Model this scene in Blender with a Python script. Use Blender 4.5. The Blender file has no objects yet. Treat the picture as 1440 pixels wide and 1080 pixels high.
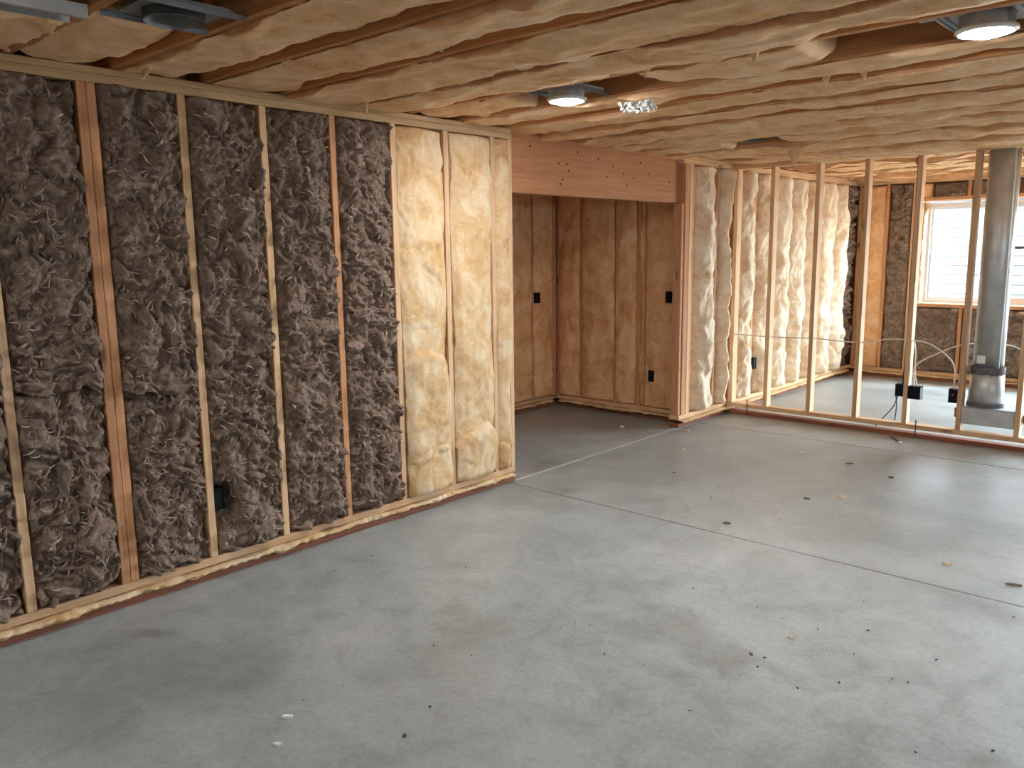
import bpy, bmesh, math, random
import numpy as np
from mathutils import Matrix, Vector

# ------------------------------------------------------------------ camera, world, exposure
scene = bpy.context.scene
COL = scene.collection

def cam_axes(yaw, pitch, roll):
    cy, sy = math.cos(yaw), math.sin(yaw)
    fwd = Vector((-sy*math.cos(pitch), cy*math.cos(pitch), -math.sin(pitch)))
    right = Vector((cy, sy, 0)); up = right.cross(fwd)
    r2 = right*math.cos(roll) + up*math.sin(roll)
    u2 = -right*math.sin(roll) + up*math.cos(roll)
    return r2, u2, fwd
R_, U_, F_ = cam_axes(0.7340, 0.1629, -0.0123)
cam = bpy.data.objects.new('camera', bpy.data.cameras.new('camera'))
COL.objects.link(cam)
cam.data.sensor_width = 36.0
cam.data.lens = 1147.5/1440*36.0
cam.data.clip_start = 0.02
cam.matrix_world = Matrix(((R_.x, U_.x, -F_.x, 0), (R_.y, U_.y, -F_.y, 0), (R_.z, U_.z, -F_.z, 1.574), (0, 0, 0, 1)))
scene.camera = cam

world = bpy.data.worlds.new('overcast_sky'); scene.world = world
world.use_nodes = True
bg = world.node_tree.nodes['Background']
bg.inputs['Color'].default_value = (0.74, 0.87, 1.0, 1)
bg.inputs['Strength'].default_value = 33.0

LAMP_STRENGTH = 195.0
LAMP_COLOUR = (0.93, 0.96, 1.0, 1)
scene.view_settings.view_transform = 'Standard'
scene.view_settings.look = 'None'
scene.view_settings.gamma = 1.0
scene.view_settings.use_curve_mapping = False
scene.view_settings.exposure = 1.16
scene.cycles.max_bounces = 12
scene.cycles.diffuse_bounces = 7
scene.cycles.sample_clamp_indirect = 6.0

# ------------------------------------------------------------------ key dimensions (metres)
XA = -3.64                 # face of the long left wall
ZS, ZT = 0.107, 2.277      # stud bottom (top of the hanging bottom plate), underside of the top plate
ZJ = 2.345                 # underside of the ceiling joists
S = 0.4064                 # stud and joist spacing
YP = 7.11                  # face of the open stud partition
YB = 10.30                 # face of the window wall
XR = 5.0; YN = -3.0        # right wall, wall behind the camera

# ------------------------------------------------------------------ noise
def _hash(ix, iy, seed):
    h = (ix.astype(np.int64)*374761393 + iy.astype(np.int64)*668265263 + seed*1442695041) & 0xffffffff
    h = ((h ^ (h >> 13))*1274126177) & 0xffffffff
    return ((h ^ (h >> 16)) & 0xffff)/65536.0
def P2(x, y, seed=0):
    """gradient noise, about -0.7..0.7"""
    x, y = np.broadcast_arrays(np.asarray(x, float), np.asarray(y, float))
    x0 = np.floor(x); y0 = np.floor(y); fx = x-x0; fy = y-y0
    u = fx*fx*fx*(fx*(fx*6-15)+10); v = fy*fy*fy*(fy*(fy*6-15)+10)
    def g(dx, dy):
        a = _hash(x0+dx, y0+dy, seed)*2*math.pi
        return np.cos(a)*(fx-dx) + np.sin(a)*(fy-dy)
    a = g(0, 0)*(1-u) + g(1, 0)*u
    b = g(0, 1)*(1-u) + g(1, 1)*u
    return a*(1-v) + b*v
def P1(x, seed=0):
    return P2(x, np.full_like(np.asarray(x, float), 0.37*seed+0.5), seed)
def sstep(a, b, x):
    t = np.clip((x-a)/(b-a), 0, 1); return t*t*(3-2*t)

# ------------------------------------------------------------------ materials
def new_mat(name, rough=0.8, spec=0.3, metal=0.0):
    m = bpy.data.materials.new(name); m.use_nodes = True
    nt = m.node_tree; b = nt.nodes['Principled BSDF']
    b.inputs['Roughness'].default_value = rough
    b.inputs['Specular IOR Level'].default_value = spec
    b.inputs['Metallic'].default_value = metal
    return m, nt, b
def nd(nt, t, **kw):
    n = nt.nodes.new(t)
    for k, v in kw.items(): setattr(n, k, v)
    return n
def ramp(nt, fac, stops):
    r = nd(nt, 'ShaderNodeValToRGB')
    el = r.color_ramp.elements
    while len(el) < len(stops): el.new(0.5)
    for e, (p, c) in zip(el, stops):
        e.position = p; e.color = (*c, 1) if len(c) == 3 else c
    nt.links.new(fac, r.inputs['Fac']); return r
def noise(nt, vec, scale, detail=4, rough=0.55, dist=0.0):
    n = nd(nt, 'ShaderNodeTexNoise')
    n.inputs['Scale'].default_value = scale; n.inputs['Detail'].default_value = detail
    n.inputs['Roughness'].default_value = rough; n.inputs['Distortion'].default_value = dist
    nt.links.new(vec, n.inputs['Vector']); return n
def mixc(nt, fac, a, b, mode='MIX'):
    m = nd(nt, 'ShaderNodeMix', data_type='RGBA', blend_type=mode)
    for s, v in ((m.inputs[0], fac), (m.inputs[6], a), (m.inputs[7], b)):
        if isinstance(v, (int, float)): s.default_value = v
        elif isinstance(v, tuple): s.default_value = (*v, 1) if len(v) == 3 else v
        else: nt.links.new(v, s)
    return m.outputs[2]
def math_n(nt, op, a, b=None, c=None, clamp=False):
    m = nd(nt, 'ShaderNodeMath', operation=op, use_clamp=clamp)
    for i, v in enumerate((a, b, c)):
        if v is None: continue
        if isinstance(v, (int, float)): m.inputs[i].default_value = v
        else: nt.links.new(v, m.inputs[i])
    return m.outputs[0]
def bump(nt, b, height, strength, dist):
    n = nd(nt, 'ShaderNodeBump')
    n.inputs['Strength'].default_value = strength; n.inputs['Distance'].default_value = dist
    nt.links.new(height, n.inputs['Height']); nt.links.new(n.outputs['Normal'], b.inputs['Normal'])

def wood_mat(name, light, mid, dark, rough=0.75, knots=True):
    m, nt, b = new_mat(name, rough, 0.25)
    tc = nd(nt, 'ShaderNodeTexCoord'); oi = nd(nt, 'ShaderNodeObjectInfo')
    off = nd(nt, 'ShaderNodeVectorMath', operation='SCALE'); off.inputs[0].default_value = (13.1, 7.7, 5.3)
    nt.links.new(oi.outputs['Random'], off.inputs['Scale'])
    add = nd(nt, 'ShaderNodeVectorMath', operation='ADD')
    nt.links.new(tc.outputs['Object'], add.inputs[0]); nt.links.new(off.outputs[0], add.inputs[1])
    mp = nd(nt, 'ShaderNodeMapping'); mp.inputs['Scale'].default_value = (1.1, 22, 22)
    nt.links.new(add.outputs[0], mp.inputs['Vector'])
    g = noise(nt, mp.outputs[0], 2.2, 6, 0.6, 0.6)
    r = ramp(nt, g.outputs['Fac'], [(0.30, dark), (0.5, mid), (0.68, light)])
    mp2 = nd(nt, 'ShaderNodeMapping'); mp2.inputs['Scale'].default_value = (0.9, 1.6, 1.6)
    nt.links.new(add.outputs[0], mp2.inputs['Vector'])
    big = noise(nt, mp2.outputs[0], 2.0, 3)
    c = mixc(nt, math_n(nt, 'MULTIPLY', big.outputs['Fac'], 0.55), r.outputs['Color'], mid)
    tint = ramp(nt, oi.outputs['Random'], [(0.0, (0.86, 0.82, 0.78)), (0.5, (1, 1, 1)), (1.0, (1.08, 1.06, 1.0))])
    c = mixc(nt, 1.0, c, tint.outputs['Color'], 'MULTIPLY')
    if knots:
        mp3 = nd(nt, 'ShaderNodeMapping'); mp3.inputs['Scale'].default_value = (2.2, 9, 9)
        nt.links.new(add.outputs[0], mp3.inputs['Vector'])
        v = nd(nt, 'ShaderNodeTexVoronoi'); v.inputs['Scale'].default_value = 1.0
        nt.links.new(mp3.outputs[0], v.inputs['Vector'])
        k = ramp(nt, v.outputs['Distance'], [(0.06, (1, 1, 1)), (0.15, (0, 0, 0))])
        dk = tuple(x*0.30 for x in dark)
        c = mixc(nt, math_n(nt, 'MULTIPLY', k.outputs['Color'], 0.8), c, dk)
    nt.links.new(c, b.inputs['Base Color'])
    bump(nt, b, g.outputs['Fac'], 0.25, 0.003)
    return m
M = {}
M['pale_wood'] = wood_mat('pale_spruce', (0.76, 0.53, 0.33), (0.65, 0.42, 0.245), (0.47, 0.27, 0.14))
M['fir'] = wood_mat('reddish_fir', (0.66, 0.37, 0.20), (0.56, 0.28, 0.14), (0.40, 0.17, 0.08))
M['plate'] = wood_mat('dusty_plate', (0.54, 0.38, 0.225), (0.46, 0.31, 0.17), (0.33, 0.20, 0.10))
M['joist'] = wood_mat('joist_fir', (0.62, 0.33, 0.15), (0.51, 0.24, 0.10), (0.36, 0.15, 0.06))
M['beam'] = wood_mat('beam_fir', (0.57, 0.275, 0.14), (0.50, 0.225, 0.105), (0.39, 0.16, 0.07), knots=False)
M['treated'] = wood_mat('treated_redwood', (0.33, 0.135, 0.075), (0.26, 0.095, 0.052), (0.16, 0.056, 0.032))
M['osb'] = wood_mat('subfloor_board', (0.36, 0.23, 0.12), (0.27, 0.16, 0.08), (0.16, 0.09, 0.045))

def yellow_mat(name, pale, mid, tan):
    m, nt, b = new_mat(name, 0.95, 0.08)
    tc = nd(nt, 'ShaderNodeTexCoord'); oi = nd(nt, 'ShaderNodeObjectInfo')
    off = nd(nt, 'ShaderNodeVectorMath', operation='SCALE'); off.inputs[0].default_value = (9.1, 17.7, 5.3)
    nt.links.new(oi.outputs['Random'], off.inputs['Scale'])
    add = nd(nt, 'ShaderNodeVectorMath', operation='ADD')
    nt.links.new(tc.outputs['Object'], add.inputs[0]); nt.links.new(off.outputs[0], add.inputs[1])
    n1 = noise(nt, add.outputs[0], 5.5, 6, 0.62, 0.7)
    c = ramp(nt, n1.outputs['Fac'], [(0.33, tan), (0.50, mid), (0.64, pale)]).outputs['Color']
    n2 = noise(nt, add.outputs[0], 26, 4, 0.6, 1.5)
    c = mixc(nt, ramp(nt, n2.outputs['Fac'], [(0.60, (0, 0, 0)), (0.75, (0.55, 0.55, 0.55))]).outputs['Color'], c, tuple(x*0.72 for x in tan))
    n4 = noise(nt, add.outputs[0], 11, 5, 0.6, 2.5)
    c = mixc(nt, ramp(nt, n4.outputs['Fac'], [(0.56, (0, 0, 0)), (0.70, (0.6, 0.6, 0.6))]).outputs['Color'], c, tuple(min(1, x*1.12) for x in pale))
    nt.links.new(c, b.inputs['Base Color'])
    n3 = noise(nt, add.outputs[0], 60, 6, 0.7, 1.0)
    s = math_n(nt, 'ADD', math_n(nt, 'MULTIPLY', n3.outputs['Fac'], 0.6), n2.outputs['Fac'])
    bump(nt, b, s, 0.5, 0.006)
    return m
M['yellow'] = yellow_mat('yellow_fibreglass', (0.72, 0.56, 0.37), (0.65, 0.445, 0.245), (0.54, 0.31, 0.13))
M['ceil_yellow'] = yellow_mat('yellow_fibreglass_ceiling', (0.84, 0.59, 0.375), (0.78, 0.495, 0.275), (0.67, 0.375, 0.17))  # ceiling copy of the yellow, albedo raised to stand in for light
M['daylit_batt'] = yellow_mat('daylit_fibreglass', (0.84, 0.72, 0.56), (0.78, 0.63, 0.45), (0.66, 0.46, 0.28))  # window-room copy of the yellow, daylight whiteness put into the colour
M['nook_yellow'] = yellow_mat('shade_tan_fibreglass', (0.86, 0.56, 0.32), (0.79, 0.455, 0.225), (0.66, 0.325, 0.135))  # alcove copy of the yellow, its tone in shade put into the colour

def brown_mat():
    m, nt, b = new_mat('brown_fibreglass', 0.95, 0.1)
    tc = nd(nt, 'ShaderNodeTexCoord')
    n1 = noise(nt, tc.outputs['Object'], 16, 6, 0.65, 1.6)
    c = ramp(nt, n1.outputs['Fac'], [(0.33, (0.13, 0.084, 0.060)), (0.5, (0.315, 0.215, 0.160)), (0.66, (0.48, 0.355, 0.275))]).outputs['Color']
    mp = nd(nt, 'ShaderNodeMapping'); mp.inputs['Scale'].default_value = (1, 1.7, 0.8)
    nt.links.new(tc.outputs['Object'], mp.inputs['Vector'])
    n2 = noise(nt, mp.outputs[0], 42, 5, 0.65, 3.0)
    c = mixc(nt, ramp(nt, n2.outputs['Fac'], [(0.56, (0, 0, 0)), (0.70, (0.75, 0.75, 0.75))]).outputs['Color'], c, (0.60, 0.47, 0.38))
    n5 = noise(nt, tc.outputs['Object'], 2.2, 3, 0.5)
    c = mixc(nt, ramp(nt, n5.outputs['Fac'], [(0.35, (0.5, 0.5, 0.5)), (0.65, (0, 0, 0))]).outputs['Color'], c, (0.225, 0.160, 0.112))
    nt.links.new(c, b.inputs['Base Color'])
    n3 = noise(nt, tc.outputs['Object'], 90, 6, 0.7, 2.0)
    s = math_n(nt, 'ADD', math_n(nt, 'MULTIPLY', n3.outputs['Fac'], 0.7), n2.outputs['Fac'])
    bump(nt, b, s, 0.8, 0.010)
    return m
M['brown'] = brown_mat()
def tuft_mat():
    m, nt, b = new_mat('brown_fibre_wisps', 0.95, 0.1)
    tc = nd(nt, 'ShaderNodeTexCoord')
    n1 = noise(nt, tc.outputs['Object'], 12, 4, 0.6, 0.5)
    c = ramp(nt, n1.outputs['Fac'], [(0.33, (0.27, 0.19, 0.145)), (0.55, (0.42, 0.31, 0.24)), (0.7, (0.60, 0.48, 0.39))])
    nt.links.new(c.outputs['Color'], b.inputs['Base Color'])
    n3 = noise(nt, tc.outputs['Object'], 150, 4, 0.7, 1.0)
    bump(nt, b, n3.outputs['Fac'], 0.6, 0.005)
    return m
M['tuft'] = tuft_mat()

def concrete_mat():
    m, nt, b = new_mat('bare_concrete', 0.5, 0.42)
    geo = nd(nt, 'ShaderNodeNewGeometry'); pos = geo.outputs['Position']
    n1 = noise(nt, pos, 0.9, 7, 0.62, 0.4)
    c = ramp(nt, n1.outputs['Fac'], [(0.30, (0.235, 0.258, 0.245)), (0.5, (0.325, 0.348, 0.337)), (0.68, (0.395, 0.410, 0.402))]).outputs['Color']
    n2 = noise(nt, pos, 5.5, 8, 0.7, 0.8)
    c = mixc(nt, 0.5, c, ramp(nt, n2.outputs['Fac'], [(0.30, (0.30, 0.29, 0.265)), (0.5, (0.5, 0.5, 0.5)), (0.7, (0.62, 0.61, 0.59))]).outputs['Color'], 'OVERLAY')
    n6 = noise(nt, pos, 45, 6, 0.75, 0.3)
    c = mixc(nt, 0.35, c, ramp(nt, n6.outputs['Fac'], [(0.32, (0.30, 0.29, 0.28)), (0.5, (0.5, 0.5, 0.5)), (0.68, (0.66, 0.66, 0.66))]).outputs['Color'], 'OVERLAY')
    # old stains: damp patches and a scuffed smear
    spots = [((-1.62, 2.83), 0.42, 0.12, 0.40, (0.19, 0.185, 0.145)), ((-1.36, 2.70), 0.22, 0.10, 0.3, (0.18, 0.175, 0.14)),
             ((-3.30, 1.36), 0.16, 0.035, 0.55, (0.17, 0.165, 0.15)), ((-2.85, 1.55), 0.30, 0.10, 0.35, (0.21, 0.21, 0.18)),
             ((-2.9, 0.95), 0.35, 0.12, 0.35, (0.21, 0.20, 0.17)), ((-1.9, 1.9), 0.6, 0.25, 0.22, (0.25, 0.255, 0.22)),
             ((-0.75, 3.9), 0.3, 0.06, 0.3, (0.22, 0.21, 0.19))]
    n7 = noise(nt, pos, 7, 6, 0.7, 0.6)
    for (cx, cy), rx, ry, amt, colr in spots:
        mp = nd(nt, 'ShaderNodeMapping', vector_type='TEXTURE')
        mp.inputs['Location'].default_value = (cx, cy, 0); mp.inputs['Rotation'].default_value = (0, 0, -0.35 if cx > -3 else 0.6)
        mp.inputs['Scale'].default_value = (rx, ry*1.6, 1)
        nt.links.new(pos, mp.inputs['Vector'])
        ln = nd(nt, 'ShaderNodeVectorMath', operation='LENGTH'); nt.links.new(mp.outputs[0], ln.inputs[0])
        d = math_n(nt, 'ADD', ln.outputs['Value'], math_n(nt, 'MULTIPLY', math_n(nt, 'SUBTRACT', n7.outputs['Fac'], 0.5), 2.2))
        f = ramp(nt, d, [(0.25, (amt,)*3), (1.0, (0, 0, 0))])
        c = mixc(nt, f.outputs['Color'], c, colr)
    sx = nd(nt, 'ShaderNodeSeparateXYZ'); nt.links.new(pos, sx.inputs[0])
    n8 = noise(nt, pos, 1.7, 5, 0.6)
    for axis, at, wd, colr, amt in (('Y', 4.0, 0.020, (0.15, 0.14, 0.12), 0.45), ('Y', 6.535, 0.018, (0.14, 0.13, 0.12), 0.45), ('X', XA-0.01, 0.022, (0.62, 0.60, 0.57), 0.7)):
        dd = math_n(nt, 'ABSOLUTE', math_n(nt, 'SUBTRACT', sx.outputs[axis], at))
        f = math_n(nt, 'MULTIPLY', math_n(nt, 'SUBTRACT', 1.0, math_n(nt, 'DIVIDE', dd, wd), clamp=True), math_n(nt, 'MULTIPLY', ramp(nt, n8.outputs['Fac'], [(0.35, (0.25,)*3), (0.55, (1, 1, 1))]).outputs['Color'], amt*1.3), clamp=True)
        c = mixc(nt, f, c, colr)
    nt.links.new(c, b.inputs['Base Color'])
    rr = ramp(nt, n2.outputs['Fac'], [(0.3, (0.29,)*3), (0.7, (0.47,)*3)])
    nt.links.new(rr.outputs['Color'], b.inputs['Roughness'])
    hh = math_n(nt, 'ADD', n2.outputs['Fac'], math_n(nt, 'MULTIPLY', n6.outputs['Fac'], 0.25))
    bump(nt, b, hh, 0.25, 0.004)
    return m
M['concrete'] = concrete_mat()
def flat(name, col, rough=0.6, spec=0.4, metal=0.0, var=0.12, scale=14):
    m, nt, b = new_mat(name, rough, spec, metal)
    tc = nd(nt, 'ShaderNodeTexCoord')
    n = noise(nt, tc.outputs['Object'], scale, 4)
    lo = tuple(x*(1-var) for x in col); hi = tuple(min(1, x*(1+var)) for x in col)
    c = ramp(nt, n.outputs['Fac'], [(0.3, lo), (0.7, hi)])
    nt.links.new(c.outputs['Color'], b.inputs['Base Color'])
    return m
M['groove'] = flat('groove_dust', (0.13, 0.12, 0.105), 0.95, 0.1)
M['galv'] = flat('galvanised_steel', (0.56, 0.58, 0.58), 0.45, 0.5, 0.65, 0.14, 9)
M['dull_steel'] = flat('dull_steel', (0.30, 0.31, 0.32), 0.5, 0.4, 0.8, 0.2, 12)
M['dark_metal'] = flat('dark_lamp_housing', (0.05, 0.05, 0.05), 0.5, 0.4, 0.3)
M['mastic'] = flat('duct_sealant', (0.13, 0.13, 0.14), 0.8, 0.2, 0, 0.3, 25)
M['black_plastic'] = flat('black_plastic', (0.006, 0.006, 0.007), 0.7, 0.2)
M['white_plastic'] = flat('white_plastic', (0.80, 0.80, 0.78), 0.4, 0.4, 0, 0.03)
M['cable_white'] = flat('white_cable_sheath', (0.72, 0.66, 0.58), 0.5, 0.4, 0, 0.05)
M['cable_black'] = flat('black_cable_sheath', (0.02, 0.02, 0.022), 0.5, 0.4)
M['cable_blue'] = flat('blue_black_wire', (0.015, 0.03, 0.055), 0.5, 0.4)
M['copper'] = flat('copper', (0.75, 0.33, 0.16), 0.4, 0.5, 0.7)
M['orange_plastic'] = flat('orange_tape', (0.75, 0.13, 0.05), 0.5, 0.4)
M['siding'] = flat('darkened_siding', (0.115, 0.125, 0.13), 0.6, 0.3, 0, 0.04, 3)  # white siding toned dark grey so daylight does not wash out its courses
M['soil'] = flat('soil', (0.25, 0.2, 0.15), 0.95, 0.1)
M['plaster'] = flat('tan_panel', (0.55, 0.42, 0.28), 0.9, 0.1)
M['sticker'] = flat('white_sticker', (0.82, 0.82, 0.80), 0.5, 0.3, 0, 0.04)
M['chip'] = flat('wood_chip', (0.62, 0.50, 0.34), 0.85, 0.2, 0, 0.25, 40)
M['dark_chip'] = flat('dark_debris', (0.15, 0.125, 0.10), 0.85, 0.2, 0, 0.3, 40)
M['nail'] = flat('rusty_nail_head', (0.06, 0.03, 0.02), 0.7, 0.3, 0.2)
def glass_mat():
    m = bpy.data.materials.new('window_glass'); m.use_nodes = True
    nt = m.node_tree; nt.nodes.remove(nt.nodes['Principled BSDF'])
    t = nd(nt, 'ShaderNodeBsdfTransparent'); g = nd(nt, 'ShaderNodeBsdfGlossy'); g.inputs['Roughness'].default_value = 0.03
    t.inputs['Color'].default_value = (0.96, 0.98, 0.98, 1)
    f = nd(nt, 'ShaderNodeFresnel'); f.inputs['IOR'].default_value = 1.45
    mx = nd(nt, 'ShaderNodeMixShader')
    ge = nd(nt, 'ShaderNodeNewGeometry'); fr = math_n(nt, 'MULTIPLY', f.outputs[0], math_n(nt, 'SUBTRACT', 1.0, ge.outputs['Backfacing']))
    nt.links.new(fr, mx.inputs[0]); nt.links.new(t.outputs[0], mx.inputs[1]); nt.links.new(g.outputs[0], mx.inputs[2])
    nt.links.new(mx.outputs[0], nt.nodes['Material Output'].inputs['Surface'])
    return m
M['glass'] = glass_mat()
def poly_mat():
    m, nt, b = new_mat('clear_poly_film', 0.15, 0.7)
    b.inputs['Base Color'].default_value = (0.85, 0.83, 0.78, 1)
    b.inputs['Alpha'].default_value = 0.75
    return m
M['poly'] = poly_mat()
def emit_mat():
    m = bpy.data.materials.new('lamp_lens'); m.use_nodes = True
    nt = m.node_tree; nt.nodes.remove(nt.nodes['Principled BSDF'])
    e = nd(nt, 'ShaderNodeEmission'); e.inputs['Color'].default_value = LAMP_COLOUR; e.inputs['Strength'].default_value = LAMP_STRENGTH
    nt.links.new(e.outputs[0], nt.nodes['Material Output'].inputs['Surface'])
    return m
M['lens'] = emit_mat()

# ------------------------------------------------------------------ object helpers
def root(name, loc, label=None, cat=None, group=None, kind=None):
    o = bpy.data.objects.new(name, None); COL.objects.link(o)
    o.location = loc; o.empty_display_size = 0.1
    return tag(o, label, cat, group, kind)
def tag(o, label=None, cat=None, group=None, kind=None):
    if label: o['label'] = label
    if cat: o['category'] = cat
    if group: o['group'] = group
    if kind: o['kind'] = kind
    return o
def place(o, parent, loc=(0, 0, 0), rot=(0, 0, 0)):
    """loc is a world position; roots and parts used as parents are never rotated"""
    COL.objects.link(o)
    if parent is not None:
        o.parent = parent
        p = parent; off = Vector((0, 0, 0))
        while p is not None: off += p.location; p = p.parent
        o.location = Vector(loc) - off
    else: o.location = loc
    o.rotation_euler = rot
    return o
def bm_obj(name, bm, mat, parent=None, loc=(0, 0, 0), rot=(0, 0, 0), smooth=False):
    me = bpy.data.meshes.new(name)
    bmesh.ops.recalc_face_normals(bm, faces=bm.faces[:])
    bm.to_mesh(me); bm.free()
    if smooth:
        for f in me.polygons: f.use_smooth = True
    me.materials.append(mat)
    return place(bpy.data.objects.new(name, me), parent, loc, rot)
def bm_box(bm, c, s, bev=0.0):
    r = bmesh.ops.create_cube(bm, size=1.0)
    vs = r['verts']
    bmesh.ops.scale(bm, vec=s, verts=vs); bmesh.ops.translate(bm, vec=c, verts=vs)
    if bev:
        es = list({e for v in vs for e in v.link_edges})
        bmesh.ops.bevel(bm, geom=es, offset=bev, segments=1, affect='EDGES')
def bm_cyl(bm, c, r1, r2, h, seg=24, axis='z', caps=True):
    rr = bmesh.ops.create_cone(bm, cap_ends=caps, segments=seg, radius1=r1, radius2=r2, depth=h)
    vs = rr['verts']
    if axis == 'x': bmesh.ops.rotate(bm, cent=(0, 0, 0), matrix=Matrix.Rotation(math.pi/2, 3, 'Y'), verts=vs)
    if axis == 'y': bmesh.ops.rotate(bm, cent=(0, 0, 0), matrix=Matrix.Rotation(math.pi/2, 3, 'X'), verts=vs)
    bmesh.ops.translate(bm, vec=c, verts=vs)
_board_cache = {}
AX = {'x': (0, 0, 0), 'y': (0, 0, math.pi/2), 'z': (0, -math.pi/2, 0)}
def board(name, parent, lo, hi, mat, axis, tilt=(0, 0, 0), bev=0.003, label=None):
    """a piece of lumber filling the world box lo..hi, grain along axis; mesh local X is its length"""
    d = [hi[i]-lo[i] for i in range(3)]
    c = [(hi[i]+lo[i])/2 for i in range(3)]
    s = {'x': (d[0], d[1], d[2]), 'y': (d[1], d[0], d[2]), 'z': (d[2], d[1], d[0])}[axis]
    key = tuple(round(v, 4) for v in s) + (mat.name,)
    me = _board_cache.get(key)
    if me is None:
        bm = bmesh.new(); bm_box(bm, (0, 0, 0), s, min(bev, min(s)*0.2))
        me = bpy.data.meshes.new(name); bm.to_mesh(me); bm.free(); me.materials.append(mat)
        _board_cache[key] = me
    o = bpy.data.objects.new(name, me)
    r = AX[axis]
    place(o, parent, c, tuple(r[i]+tilt[i] for i in range(3)))
    if label: o['label'] = label
    return o
def tube_mesh(name, pts, rad, mat, parent=None, seg=8, label=None):
    pts = [Vector(p) for p in pts]
    # Catmull-Rom resample
    q = []
    for i in range(len(pts)-1):
        p0 = pts[max(i-1, 0)]; p1 = pts[i]; p2 = pts[i+1]; p3 = pts[min(i+2, len(pts)-1)]
        for k in range(6):
            t = k/6
            q.append(0.5*((2*p1)+(p2-p0)*t+(2*p0-5*p1+4*p2-p3)*t*t+(3*p1-p0-3*p2+p3)*t**3))
    q.append(pts[-1])
    org = q[0].copy()
    bm = bmesh.new(); rings = []
    for i, p in enumerate(q):
        tdir = (q[min(i+1, len(q)-1)]-q[max(i-1, 0)]).normalized()
        a = tdir.cross(Vector((0.13, 0.31, 0.94))).normalized(); b2 = tdir.cross(a)
        rings.append([bm.verts.new(p-org+rad*(math.cos(2*math.pi*j/seg)*a+math.sin(2*math.pi*j/seg)*b2)) for j in range(seg)])
    for i in range(len(rings)-1):
        for j in range(seg):
            bm.faces.new((rings[i][j], rings[i][(j+1) % seg], rings[i+1][(j+1) % seg], rings[i+1][j]))
    bm.faces.new(rings[0][::-1]); bm.faces.new(rings[-1])
    o = bm_obj(name, bm, mat, parent, org, smooth=True)
    if label: o['label'] = label
    return o

def grid_obj(name, P, mat, flip=False, origin=None, parent=None):
    """P: nu x nv x 3 world points"""
    nu, nv, _ = P.shape
    if origin is None: origin = P.reshape(-1, 3).mean(0)
    co = (P - np.asarray(origin)).reshape(-1, 3).astype(np.float32)
    i = np.arange(nu-1)[:, None]*nv + np.arange(nv-1)[None, :]
    q = np.stack([i, i+1, i+1+nv, i+nv], -1).reshape(-1, 4)
    if flip: q = q[:, ::-1]
    me = bpy.data.meshes.new(name)
    me.vertices.add(len(co)); me.vertices.foreach_set('co', co.ravel())
    me.loops.add(q.size); me.loops.foreach_set('vertex_index', q.astype(np.int32).ravel())
    me.polygons.add(len(q)); me.polygons.foreach_set('loop_start', (np.arange(len(q))*4).astype(np.int32))
    me.polygons.foreach_set('use_smooth', np.ones(len(q), bool))
    me.update(calc_edges=True)
    me.materials.append(mat)
    return place(bpy.data.objects.new(name, me), parent, origin)

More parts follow.
